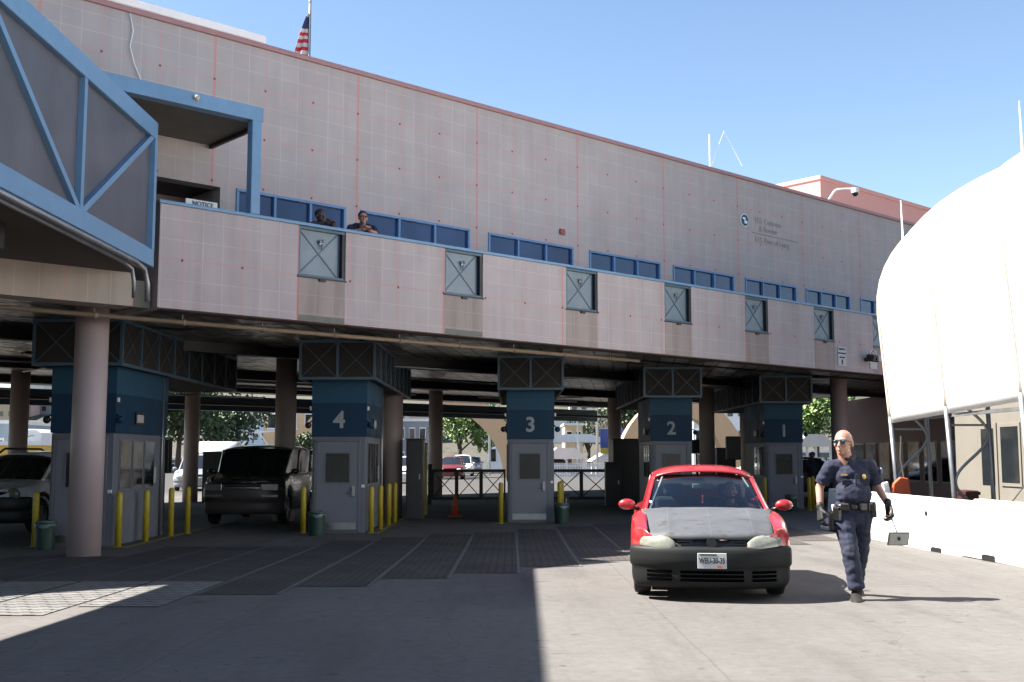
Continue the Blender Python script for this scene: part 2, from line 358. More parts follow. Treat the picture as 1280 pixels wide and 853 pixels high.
for i,t in enumerate(OP):
    mb=MB().box((t+.003,-.004,3.875),(t+OW-.003,0.0,4.655)); sp=part(mb,'panel_under_hatch',M_stain,B,label='stained tile panel under the hatch')
    if i<2:
        mb=MB().box((t+.02,-.009,3.876),(t+OW-.02,-.0045,3.975))
        for k in range(1,3): mb.box((t+OW*k/3-.01,-.012,3.88),(t+OW*k/3+.01,-.0095,3.97))
        part(mb,'bare_strip',mat('bare_strip_grey',(.25,.25,.22),.9,bump=.3),sp)
    # hatch : frame, sheet, braces
    mb=MB(); w=.045
    mb.box((t+.004,.02,4.665),(t+OW-.004,.13,4.665+w)).box((t+.004,.02,5.52),(t+OW-.004,.13,5.567)).box((t+.004,.02,4.71),(t+.004+w,.13,5.52)).box((t+OW-.12,.10,4.71),(t+OW-.07,.13,5.52))
    h=part(mb,'hatch_frame',M_sblue,B)
    part(MB().box((t+OW-.068,.015,4.712),(t+OW-.004,.13,5.518)),'hatch_reveal',M_dark,h)
    mb=MB().box((t+.05,.09,4.71),(t+OW-.122,.11,5.52)); part(mb,'hatch_sheet',M_hatch,h)
    mb=MB().bar((t+.06,.083,5.51),(t+OW-.13,.083,4.72),.022,.012,(0,1,0)).bar((t+.06,.0835,4.72),(t+OW-.13,.0835,5.51),.022,.011,(0,1,0)); part(mb,'cross_brace',M_sblue,h)
    mb=MB().box((t+.46,.05,5.28),(t+.54,.085,5.33)).tube([(t+.52,.05,5.3),(t+.49,.03,5.2)],.018,8).ball((t+.47,.05,5.34),.03).ball((t+.54,.05,5.35),.03); part(mb,'bracket_lamp',M_galv,h)
    mb=MB().box((t-.02,-.02,4.64),(t+OW+.02,.02,4.664)).box((t+.42,-.05,4.6),(t+.55,-.004,4.64)); part(mb,'hatch_sill',M_dark,h)
WN=[(-5.8,-3.33),(-2.97,-.02),(.53,3.27),(3.83,6.52),(7.04,9.7),(10.22,12.77),(13.27,15.74),(16.36,18.9)]
mb=MB(); segs=[(-30,-9.2)]
D2=2.0
mb.box((-30,D2,3.95),(-9.2,D2+.3,9.42)); mb.box((-9.2,D2,6.53),(-6.13,D2+.3,9.42)); e=-6.13
for a,b in WN:
    mb.box((e,D2,3.95),(a,D2+.3,9.42)); mb.box((a,D2,6.57),(b,D2+.3,9.42)); mb.box((a,D2,3.95),(b,D2+.3,5.3)); e=b
mb.box((e,D2,3.95),(42,D2+.3,9.42)); part(mb,'upper_wall',M_wall,B)
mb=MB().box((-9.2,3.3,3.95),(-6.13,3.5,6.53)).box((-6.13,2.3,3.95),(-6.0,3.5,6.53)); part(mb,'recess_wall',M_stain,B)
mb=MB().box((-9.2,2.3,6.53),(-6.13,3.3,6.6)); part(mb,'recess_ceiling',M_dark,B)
df=MB().box((-8.4,3.22,4.1),(-8.3,3.3,6.3)).box((-7.25,3.22,4.1),(-7.13,3.3,6.3)).box((-8.4,3.22,6.2),(-7.13,3.3,6.34)); df=part(df,'entrance_door',M_blue2,B)
part(MB().box((-8.3,3.25,4.1),(-7.25,3.29,6.2)),'door_pane',M_dglass,df)
part(MB().box((-7.29,1.0,5.5),(-6.69,1.02,5.97)),'notice_board',M_white,B)
text('NOTICE','notice_lettering',.11,M_ink,B,(-6.97,.992,5.90))
mb=MB().box((-30,D2-.06,9.42),(42,D2+.4,9.52)); part(mb,'roof_coping',M_pink,B,bevel=.015)
mb=MB().box((-30,D2+.3,8.9),(26,23,9.05)).box((26.003,D2+.3,8.9),(42,23,9.05)).box((-30,22.7,3.95),(26,23,9.4)).box((25.7,2.3,3.95),(26,22.7,9.4)).box((-30,2.3,3.95),(-29.7,22.7,9.4)); part(mb,'rear_walls_and_roof',M_wall,B)
mb=MB().box((-30,.5,3.95),(26,23,4.12)); part(mb,'lane_ceiling',M_ceil,B)
mb=MB().box((-8.05,.15,4.125),(24,2.0,4.6)); part(mb,'balcony_floor',mat('balcony_slab',(.3,.28,.26),.8),B)
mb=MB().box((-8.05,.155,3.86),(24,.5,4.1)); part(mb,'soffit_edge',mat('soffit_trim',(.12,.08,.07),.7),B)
mb=MB().box((-30,5,9.05),(-3.65,12,10.92)); rb=part(mb,'roof_screen',M_cream,B)
part(MB().box((-30,4.93,10.8),(-3.6,5.0,10.96)),'screen_cap',M_white,rb)
mb=MB().box((-15.3,1.9,9.53),(-10.8,10,12.0)).box((-30,3.2,9.53),(-15.3,10,12.0)); part(mb,'unseen_tall_block',M_wall,B)  # unseen taller roof blocks, placed to cast the shadow edges across the yard
for i,(a,b) in enumerate(WN):
    n=3; z0,z1=5.3,6.565; f=.055; mb=MB()
    mb.box((a,D2-.03,z0),(b,D2+.1,z0+f)).box((a,D2-.03,z1-f),(b,D2+.1,z1))
    for k in range(n+1):
        x=a+(b-a-f)*k/n; mb.box((x,D2-.028,z0+f),(x+f,D2+.1,z1-f))
    w=part(mb,'window',M_blue2,B,bevel=.006)
    for k in range(n):
        x0=a+f+(b-a-f)*k/n; x1=a+(b-a-f)*(k+1)/n
        part(MB().box((x0+.002,D2+.04,z0+f),(x1-.002,D2+.06,z1-f)),'pane',M_bglass,w)
# entrance canopy
mb=MB().box((-12,-.02,7.28),(-6.38,.2,7.53)); cn=part(mb,'canopy_fascia',M_blue,B,bevel=.01)
part(MB().box((-12,.2,7.29),(-6.39,1.99,7.34)),'canopy_soffit',mat('canopy_soffit_boards',(.2,.19,.15),.7,var=.3,scale=3),cn)
part(MB().box((-12,.2,7.35),(-6.39,1.99,7.5)),'canopy_roof',M_steel,cn)
part(MB().box((-6.39,.22,7.22),(-6.33,1.98,7.33)),'canopy_edge',M_dark,cn)
part(MB().box((-6.6,-.035,5.632),(-6.42,.14,7.28)),'canopy_post',M_blue,cn,bevel=.01)
part(MB().ball((-7.65,-.05,7.43),.05).box((-7.69,-.03,7.38),(-7.61,-.021,7.46)),'bulkhead_lamp',M_cream,cn)
pts=[(-8.0,1.96,9.4),(-7.93,1.97,9.1),(-7.98,1.96,8.8),(-7.9,1.95,8.5),(-7.7,1.95,8.1),(-7.55,1.9,7.8),(-7.6,.6,7.5)]
part(MB().tube(pts,.012,6),'hanging_cable',M_white,B,smooth=True)
# pipe under the balcony
part(MB().tube([(-12,.55,3.73),(4.0,.55,3.73)],.042,10),'drain_pipe',M_tan,B,smooth=True)
for k in range(9): part(MB().tube([(-9+1.5*k,.55,3.73),(-8.95+1.5*k,.55,3.73)],.055,10).box((-9.01+1.5*k,.54,3.75),(-8.99+1.5*k,.56,3.86)),'pipe_bracket',M_tan,B)
# seal, faded lettering, wall box
sl_=part(MB().tube([(10.22,1.995,8.22),(10.22,1.96,8.22)],.19,28),'round_emblem',M_white,B,smooth=False)
part(MB().tube([(10.22,1.958,8.22),(10.22,1.95,8.22)],.165,28),'emblem_field',M_bbl,sl_)
mb=MB().ball((10.17,1.945,8.27),(.07,.006,.035)).ball((10.27,1.945,8.17),(.07,.006,.045)).box((10.19,1.942,8.13),(10.23,1.949,8.3)); part(mb,'emblem_bird',M_white,sl_)
M_ghost=mat('ghost_lettering',(.46,.43,.43),.8)
text('U.S. Customs','faded_lettering',.24,M_ghost,B,(10.75,1.99,8.32),align='LEFT',ext=.002)
text('& Border','faded_lettering',.24,M_ghost,B,(10.95,1.99,8.08),align='LEFT',ext=.002)
part(MB().box((10.6,1.985,7.92),(12.9,1.997,7.945)),'faded_rule',M_ghost,B)
text('U.S. Port of Entry','faded_lettering',.24,M_ghost,B,(10.75,1.99,7.75),align='LEFT',ext=.002)
part(MB().box((2.8,1.94,6.82),(2.96,1.997,6.96)),'alarm_box',mat('dull_red',(.4,.1,.08),.5),B,bevel=.01)
# wall signs and floodlight on the balcony
def wsign(t,w,h,label,kind):
    o=thing('wall_sign',label,'sign',(.4,23.3,0),BA)
    part(MB().box((t,-.02,4.0),(t+w,-.003,4.0+h)),'sign_board',M_plate,o,bevel=.003)
    if kind=='text':
        for k,(tx,s) in enumerate([('NOTICE',.085),('NO STOPPING',.06),('ANY TIME',.06)]): text(tx,'sign_lettering',s,M_ink,o,(t+w/2,-.026,4.0+h-.07-.115*k))
        part(MB().box((t+.17,-.024,4.04),(t+.23,-.0205,4.12)).prism([(t+.14,4.12),(t+.26,4.12),(t+.2,4.2)],1,-.024,-.0205),'sign_arrow',M_ink,o)
    else:
        mb=MB(); c=(t+w/2,4.38); n=24
        for k in range(n):
            a=2*PI*k/n;b=2*PI*(k+1)/n; mb.quad(*[(c[0]+r*math.cos(q),-.023,c[1]+r*math.sin(q)) for r,q in ((.15,a),(.15,b),(.115,b),(.115,a))])
        mb.bar((c[0]-.09,-.025,c[1]+.09),(c[0]+.09,-.025,c[1]-.09),.03,.003,(0,1,0)); part(mb,'prohibition_ring',mat('sign_dark_red',(.25,.06,.05),.5),o)
        part(MB().bar((c[0]-.05,-.0225,c[1]-.06),(c[0]+.03,-.0225,c[1]+.06),.03,.002,(0,1,0)),'sign_pictogram',M_ink,o)
    return o
wsign(11.7,.4,.54,'tall white notice sign with black lettering on the balcony wall','text')
wsign(13.38,.38,.54,'white sign with a ringed prohibition symbol behind the floodlight','ring')
fl=thing('floodlight','black floodlight mounted on the balcony wall in front of the ringed sign','lamp',(.4,23.3,0),BA)
part(MB().box((13.0,-.35,4.2),(13.35,-.1,4.38),Matrix.Translation((13.2,-.2,4.28))@Matrix.Rotation(R(20),4,'X')@Matrix.Translation((-13.2,.2,-4.28))),'lamp_housing',M_black,fl,bevel=.03)
part(MB().box((13.2,-.4,4.19),(13.36,-.352,4.35)),'lamp_glass',M_cream,fl)
part(MB().box((13.1,-.12,4.2),(13.2,-.003,4.3)),'lamp_arm',M_dark,fl)
# columns (parts of the building)
BI=Matrix.Rotation(-BA,3,'Z')
def bl(X,Y,Z=0): v=BI@Vector((X-.4,Y-23.3,0)); return (v.x,v.y,Z)
for X,Y in [(-6.92,18.35),(-3.18,30),(-5.77,28.6),(-11.4,40),(-2.92,43),(4.2,46),(6.75,38.9),(9.6,46),(10.5,36),(-14.5,33)]:
    a=bl(X,Y,-.14); b=bl(X,Y,3.955); part(MB().tube([a,b],.265,36),'column',M_col,B,smooth=True)
# beams, ducts and pipes under the ceiling
for k,d in enumerate([5.2,12.4,18.4]):
    part(MB().box((-29,d,3.72),(25.5,d+.3,3.945)),'ceiling_beam',M_dark,B)
for k in range(22):
    d=random.uniform(3,21); a=random.uniform(-14,18); l=random.uniform(4,10); q=random.choice([.02,.03,.045]); z=random.uniform(3.62,3.88)
    if k%3: pth=[(a,d,z),(min(a+l,25),d,z)]
    else: pth=[(a,d,z),(a,min(d+l*.6,21.5),z)]
    part(MB().tube(pth,q,6),'ceiling_pipe',M_galv,B,smooth=True)
for k in range(16): part(MB().box((-11+k*2.1,(k%4)*4+2.2,3.9),(-10.4+k*2.1,(k%4)*4+2.5,3.948)),'ceiling_light_trough',M_black,B)
rb=MB().box((-22,21.9,3.2),(11.5,22.2,3.76)); part(rb,'rear_fascia_beam',mat('navy_fascia',(.02,.05,.10),.5),B)
part(MB().box((12.3,21.9,3.2),(25,22.2,3.76)),'rear_fascia_beam',mat('navy_fascia',(.02,.05,.10),.5),B)
part(MB().tube([(-22,21.2,3.42),(25,21.2,3.42)],.06,8),'rear_rail',M_dark,B)

# ------------------------------------------------------------ pedestrian bridge
BR=thing('pedestrian_bridge','blue steel truss footbridge with grey mesh screens crossing overhead at the left','footbridge',(-5.6,17.3,0))
def truss(x,inner):
    fr=part(MB().box((x,-32,4.43),(x+.14*inner,0,4.7)).box((x,-32,6.46),(x+.14*inner,0,6.74)),'truss_chord',M_blue,BR,bevel=.012)
    mb=MB(); 
    nodes=[-2.95-5.7*k for k in range(6)]; xx=x+.06*inner
    mb.bar((xx,-.06,4.7),(xx,-.06,6.46),.12,.12,(0,1,0))
    for i,n in enumerate(nodes):
        mb.bar((xx,n,4.65),(xx,n,6.5),.10,.10,(0,1,0)); t1=n+2.85; t0=n-2.85
        mb.bar((xx,n+.05,4.68),(xx,t1-.08,6.47),.09,.09,(1,0,0)); mb.bar((xx,n-.05,4.68),(xx,t0+.05,6.47),.09,.09,(1,0,0))
    part(mb,'truss_brace',M_blue,fr)
    part(MB().box((xx+.03*inner,-32,4.7),(xx+.04*inner,-.12,6.46)),'mesh_screen',M_screen,BR)
truss(0,-1); truss(-2.45,1)
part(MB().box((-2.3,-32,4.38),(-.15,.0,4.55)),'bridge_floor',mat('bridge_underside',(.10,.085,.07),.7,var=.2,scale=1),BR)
part(MB().box((-2.3,-32,6.6),(-.15,.0,6.72)),'bridge_roof',M_steel,BR)
part(MB().tube([(.0,-32,4.36),(.02,-.9,4.36),(.06,-.62,4.3),(.08,-.52,4.1),(.08,-.5,3.82)],.04,8),'conduit',M_galv,BR,smooth=True)
part(MB().tube([(-.12,-32,4.33),(-.1,-1.1,4.33),(-.05,-.85,4.27),(-.04,-.78,4.1),(-.04,-.75,3.84)],.03,8),'conduit',M_galv,BR,smooth=True)
part(MB().box((-1.2,-4.0,4.05),(-.7,-3.6,4.38)).box((-1.3,-3.9,3.98),(-.9,-3.3,4.08)),'bearing_bracket',M_dark,BR)

# ------------------------------------------------------------ booths
def booth(X,Yf,num,label,blue=True):
    o=thing('inspection_booth',label,'booth',(X,Yf,-.13),0,'inspection booths')
    w=.565; dp=3.0; b=.13
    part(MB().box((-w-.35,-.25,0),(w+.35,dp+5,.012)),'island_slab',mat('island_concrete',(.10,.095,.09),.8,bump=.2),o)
    part(MB().box((-w,0,.012),(w,dp,2.04)),'booth_wall',M_bgr,o,bevel=.01)
    bnd=part(MB().box((-w-.02,-.02,2.043),(w+.02,dp+.02,2.75)),'sign_band',M_bbd,o)
    part(MB().box((-w-.025,-.025,2.753),(w+.025,dp+.025,3.27)),'upper_band',M_bbl,o)
    d=part(MB().box((-.46,-.03,.06),(.40,-.002,1.93)),'door',M_door,o,bevel=.006)
    part(MB().box((-.52,-.035,1.935),(.46,-.002,1.99)).box((-.52,-.035,.05),(-.465,-.002,1.93)).box((.405,-.035,.05),(.46,-.002,1.93)),'door_frame',M_bgr,o,bevel=.005)
    dw=part(MB().box((-.27,-.034,1.07),(.23,-.031,1.68)),'door_window',mat('door_glass',(.02,.025,.028),.25,var=.2,spec=.35),d)
    part(MB().box((-.30,-.042,1.04),(.26,-.0345,1.07)).box((-.30,-.042,1.68),(.26,-.0345,1.71)).box((-.30,-.042,1.07),(-.27,-.0345,1.68)).box((.23,-.042,1.07),(.26,-.0345,1.68)),'window_frame',M_bgr,dw)
    part(MB().box((.29,-.08,.78),(.35,-.031,1.0)).tube([(.28,-.07,.86),(.19,-.07,.86)],.012,6),'handle',M_steel,d,bevel=.005)
    part(MB().box((-.44,-.036,.08),(.38,-.031,.22)),'kick_plate',M_steel,d)
    part(MB().box((.49,-.03,.96),(.56,-.003,1.02)),'lock_box',M_white,o)
    if num: text(num,'booth_number',.50,mat('number_white',(.5,.52,.52),.6),o,(0,-.026,2.38),bold=.012)
    for s in (-1,1):
        for k in range(4 if s>0 else 3):
            wd=.40 if num else .62
            if not num and k==3: continue
            y0=.28+k*(wd+.06); x=s*w
            wn=part(MB().box((min(x,x+s*.02),y0,1.0),(max(x,x+s*.02),y0+wd,1.93)),'side_window',M_door,o)
            part(MB().box((min(x+s*.021,x+s*.026),y0+.03,1.03),(max(x+s*.021,x+s*.026),y0+wd-.03,1.90)),'pane',M_dglass,wn)
        x=s*(w+.022); si=part(MB().box((min(x,x+s*.03),1.0,2.22),(max(x,x+s*.03),1.5,2.45)),'lane_sign',M_black,o)
        x2=x+s*.031; part(MB().box((min(x2,x2+s*.004),1.05,2.26),(max(x2,x2+s*.004),1.42,2.41)),'lane_sign_face',M_plate,si)
        part(MB().ball((s*(w+.1),-.0,2.28),.07).tube([(s*w,.03,2.4),(s*(w+.1),0,2.3)],.015,6),'corner_camera',M_black if s<0 else M_bbd,o,smooth=True)
        part(MB().box((s*(w+.05)-.02,.0,2.6),(s*(w+.05)+.02,.04,2.68)),'sensor',M_white,o)
    cd=part(MB().tube([(w+.03,2.7,0),(w+.03,2.7,3.2)],.022,8),'conduit',M_galv,o,smooth=True)
    part(MB().box((w+.005,2.2,1.1),(w+.012,2.42,1.4)),'paper_notice',M_plate,o)
    part(MB().box((w+.26,-.24,.0125),(w+.33,dp+4.9,.016)).box((-w-.33,-.24,.0125),(w+.255,-.18,.016)),'yellow_edge_line',mat('worn_yellow_line',(.34,.26,.06),.8,var=.4,scale=5),o)
    # louvred box on top
    W2=.81; z0,z1=3.23,4.07; y0=-.42; y1=7.9; fr=MB(); f=.055
    for z in (z0,z1-f): fr.box((-W2,y0,z),(W2,y0+f,z+f)).box((-W2,y1-f,z),(W2,y1,z+f)).box((-W2,y0+f,z),(-W2+f,y1-f,z+f)).box((W2-f,y0+f,z),(W2,y1-f,z+f))
    for x in (-W2,-f/2,W2-f): fr.box((x,y0,z0+f),(x+f,y0+f,z1-f))
    for k in range(1,9):
        for x in (-W2,W2-f): fr.box((x,y0+(y1-y0-f)*k/8,z0+f),(x+f,y0+(y1-y0-f)*k/8+f,z1-f))
    fp=part(fr,'louvre_frame',M_sblue,o)
    part(MB().box((-W2+.03,y0+.03,z0+f),(W2-.03,y0+.04,z1-f)).box((-W2+.03,y0+.045,z0+f),(-W2+.04,y1-.04,z1-f)).box((W2-.04,y0+.045,z0+f),(W2-.03,y1-.04,z1-f)).box((-W2+.05,y0+.05,z0+.02),(W2-.05,y1-.05,z0+.05)),'mesh_screen',M_mesh,fp)
    br=MB()
    for a,b_ in ((-W2+f,-f/2),(f/2,W2-f)): br.bar((a,y0+.015,z0+f),(b_,y0+.015,z1-f),.014,.008,(0,1,0)).bar((a,y0+.02,z1-f),(b_,y0+.02,z0+f),.014,.008,(0,1,0))
    for k in range(8):
        a=y0+(y1-y0-f)*k/8+f; b_=y0+(y1-y0-f)*(k+1)/8
        for s in (-1,1): br.bar((s*(W2-.01),a,z0+f),(s*(W2-.01),b_,z1-f),.014,.008,(1,0,0)).bar((s*(W2-.015),a,z1-f),(s*(W2-.015),b_,z0+f),.014,.008,(1,0,0))
    part(br,'cross_brace',M_sblue,fp)
    return o
BX=[-7.75,-3.69,.455,4.44,8.37]; BY=[20.3,24.0,27.7,31.3,34.6]
LB=['booth behind the round front column, three side windows showing','blue and grey booth marked 4, between the dark minivan and the orange cone','blue and grey booth marked 3, between the two cross-braced gates','blue and grey booth marked 2, directly behind the red car','blue and grey booth marked 1, left of the walking officer']
for i,(n) in enumerate([None,'4','3','2','1']): booth(BX[i],BY[i],n,LB[i])

# ------------------------------------------------------------ bollards, bins, cone
def bollard():
    o=thing('bollard','x','bollard')
    part(MB().tube([(0,0,0),(0,0,.94),(0,0,.97),(0,0,.985)],[.058,.058,.045,.02],16),'post',M_yel,o,smooth=True)
    part(MB().tube([(0,0,0),(0,0,.015)],.085,16),'base_plate',M_yel,o)
    return o
BL=[(-8.58,20.39,'beside the silver SUV, left of the green bin'),(-7.05,20.3,'just right of the round front column'),(-6.98,21.6,'second right of the round front column'),(-6.93,23.0,'first of the pair at the far end of the side-window booth'),(-6.85,23.9,'second of the pair at the far end of the side-window booth'),
(-4.4,23.85,'between the dark van and booth 4'),(-3.0,24.1,'nearest of the row along the right side of booth 4'),(-2.93,25.2,'second in the row along the right side of booth 4'),(-2.9,26.6,'third in the row along the right side of booth 4'),(-2.86,27.6,'farthest in the row along the right side of booth 4'),
(-.27,27.5,'left of the middle booth door, opposite the orange cone'),(1.2,28.4,'behind the green bin of the middle booth'),(1.3,29.6,'farther one right of the middle booth'),(7.68,34.3,'left of the farthest booth door'),(8.95,34.0,'right of the farthest booth door, beside the officer'),(9.6,36,'beyond booth 1, next to the man in dark clothes')]
b0=bollard(); b0['group']='yellow bollards round the booths'
for i,(x,y,l) in enumerate(BL):
    o=b0 if i==0 else copy_tree(b0); o.location=(x,y,gz(y)); o['label']='yellow steel bollard '+l
V=Vector
def bin_():
    o=thing('trash_can','x','trash can'); o['group']='green trash cans at the booth doors'
    def prof(u,v):
        a=2*PI*u; P=[(.15,0),(.155,.02),(.175,.4),(.18,.44),(.19,.45),(.19,.47),(.17,.47),(.165,.4)]; k=v*(len(P)-1); i=min(int(k),len(P)-2); f=k-i; r=P[i][0]*(1-f)+P[i+1][0]*f; z=P[i][1]*(1-f)+P[i+1][1]*f
        return (r*math.cos(a),r*math.sin(a),z)
    part(MB().patch(prof,24,14),'bin_body',M_green,o,smooth=True)
    def bag(u,v):
        a=2*PI*u; r=.155+.036*v; q=noise.noise(V((3*math.cos(a),3*math.sin(a),.3))); return (r*math.cos(a),r*math.sin(a),.475-.07*v*v*(1+q*1.3)+.02*(1-v)+.015*q)
    part(MB().patch(bag,40,4),'bin_liner',M_bag,o,smooth=True); return o
t0=bin_()
for i,(x,y,l) in enumerate([(-8.2,19.9,'left of the round front column'),(-4.02,23.3,'in front of the booth 4 door'),(1.2,27.3,'at the right edge of the booth 3 door'),(8.25,33.4,'at the booth 1 door behind the red mirror')]):
    o=t0 if i==0 else copy_tree(t0); o.location=(x,y,gz(y)); o['label']='green plastic trash can '+l
cn=thing('traffic_cone','orange traffic cone standing in the lane between booths 4 and 3','cone',(-1.53,30.4,-.13))
part(MB().tube([(0,0,.03),(0,0,.6)],[.13,.03],20),'cone_body',M_orange,cn,smooth=True); part(MB().box((-.18,-.18,0),(.18,.18,.03)),'cone_base',M_orange,cn,bevel=.01)
# barrier gates behind the lanes
def gate(x0,x1,Y,label):
    o=thing('swing_gate',label,'gate',(x0,Y,-.13),0,'swing gates closing the lanes'); w=x1-x0
    fr=part(MB().box((0,-.04,1.08),(w,.04,1.18)).box((0,-.04,.16),(w,.04,.26)),'gate_rail',M_dark,o)
    n=max(2,round(w/.95))
    for k in range(n+1): part(MB().box((w*k/n-.06*(k>0),-.035,.26),(w*k/n+.06*(k<n),.035,1.08)),'gate_stile',M_dark,o)
    mb=MB()
    for k in range(n): mb.bar((w*k/n+.05,0,.27),(w*(k+1)/n-.05,0,1.07),.03,.03,(0,1,0)).bar((w*k/n+.05,.01,1.07),(w*(k+1)/n-.05,.01,.27),.03,.03,(0,1,0))
    part(mb,'gate_brace',M_dark,o)
    part(MB().box((-.14,-.07,0),(-.002,.07,1.35)),'gate_post',M_dark,o); return o
gate(px(541,38),px(632,38),38,'dark cross-braced swing gate between booths 4 and 3')
gate(px(690,38.2),px(762,38.2),38.2,'dark cross-braced swing gate right of booth 3')
# cabinets / machines behind the booths
def cabinet(x,y,w,d,h,m,label,side=True):
    o=thing('equipment_cabinet',label,'cabinet',(x,y,-.13))
    part(MB().box((-w/2,-d/2,0),(w/2,d/2,h)),'cabinet_case',m,o,bevel=.02)
    part(MB().box((-w/2+.04,-d/2-.012,.12),(w/2-.04,-d/2-.002,h-.1)),'cabinet_door',m,o,bevel=.004)
    part(MB().box((w/2-.1,-d/2-.04,h*.5),(w/2-.07,-d/2-.013,h*.5+.14)),'handle',M_steel,o)
    part(MB().box((-w/2-.02,-d/2-.02,h+.002),(w/2+.02,d/2+.02,h+.03)),'cabinet_lid',M_dark,o); return o
M_cab=mat('dark_cabinet',(.055,.055,.06),.5)
cabinet(px(520,29.6),29.6,.44,.6,2.05,M_cab,'tall grey cabinet standing right of the round column beyond booth 4')
cabinet(px(531,31.5),31.5,.16,.4,1.95,M_yel,'narrow yellow guard post behind the tall grey cabinet')
cabinet(px(281,40),40,1.3,.6,1.75,M_cab,'low dark cabinet seen over the dark van')
cabinet(px(306,41),41,.45,.5,1.72,M_yel,'yellow cabinet over the dark van, left of the dark column')
cabinet(px(785,40),40,1.2,1.2,2.2,M_cab,'big dark cabinet between booths 3 and 2')
cabinet(px(765,37),37,.5,.5,1.4,M_dark,'short black cabinet at the hinge of the right gate')
cabinet(px(905,42),42,.7,.5,1.9,M_cab,'dark cabinet between booths 2 and 1')
cabinet(px(62,28),28,.6,.5,1.55,M_dark,'dark cabinet left of the column booth, above the silver SUV')
cabinet(px(704,33),33,.3,.3,.5,M_cab,'small low cabinet right of booth 3')
# lane readers : black boards on posts
def reader(x,y,z,w,h,label):
    o=thing('lane_reader',label,'camera post',(x,y,-.13))
    part(MB().tube([(0,0,0),(0,0,z)],.05,10),'post',M_cab,o,smooth=True)
    part(MB().box((-w/2,-.15,z),(w/2,.1,z+h)),'reader_housing',M_black,o,bevel=.03)
    part(MB().box((-w/2+.05,-.16,z+.05),(w/2-.05,-.152,z+h-.05)),'reader_face',M_dark,o); return o
reader(px(915,36),36,1.5,.45,.75,'black reader box on a grey post left of booth 1')
reader(px(210,25.5),25.3,1.25,.35,.75,'black tilted reader at the far end of the column booth')
reader(px(870,40),40,1.7,.4,.5,'black reader beyond the right edge of booth 2')

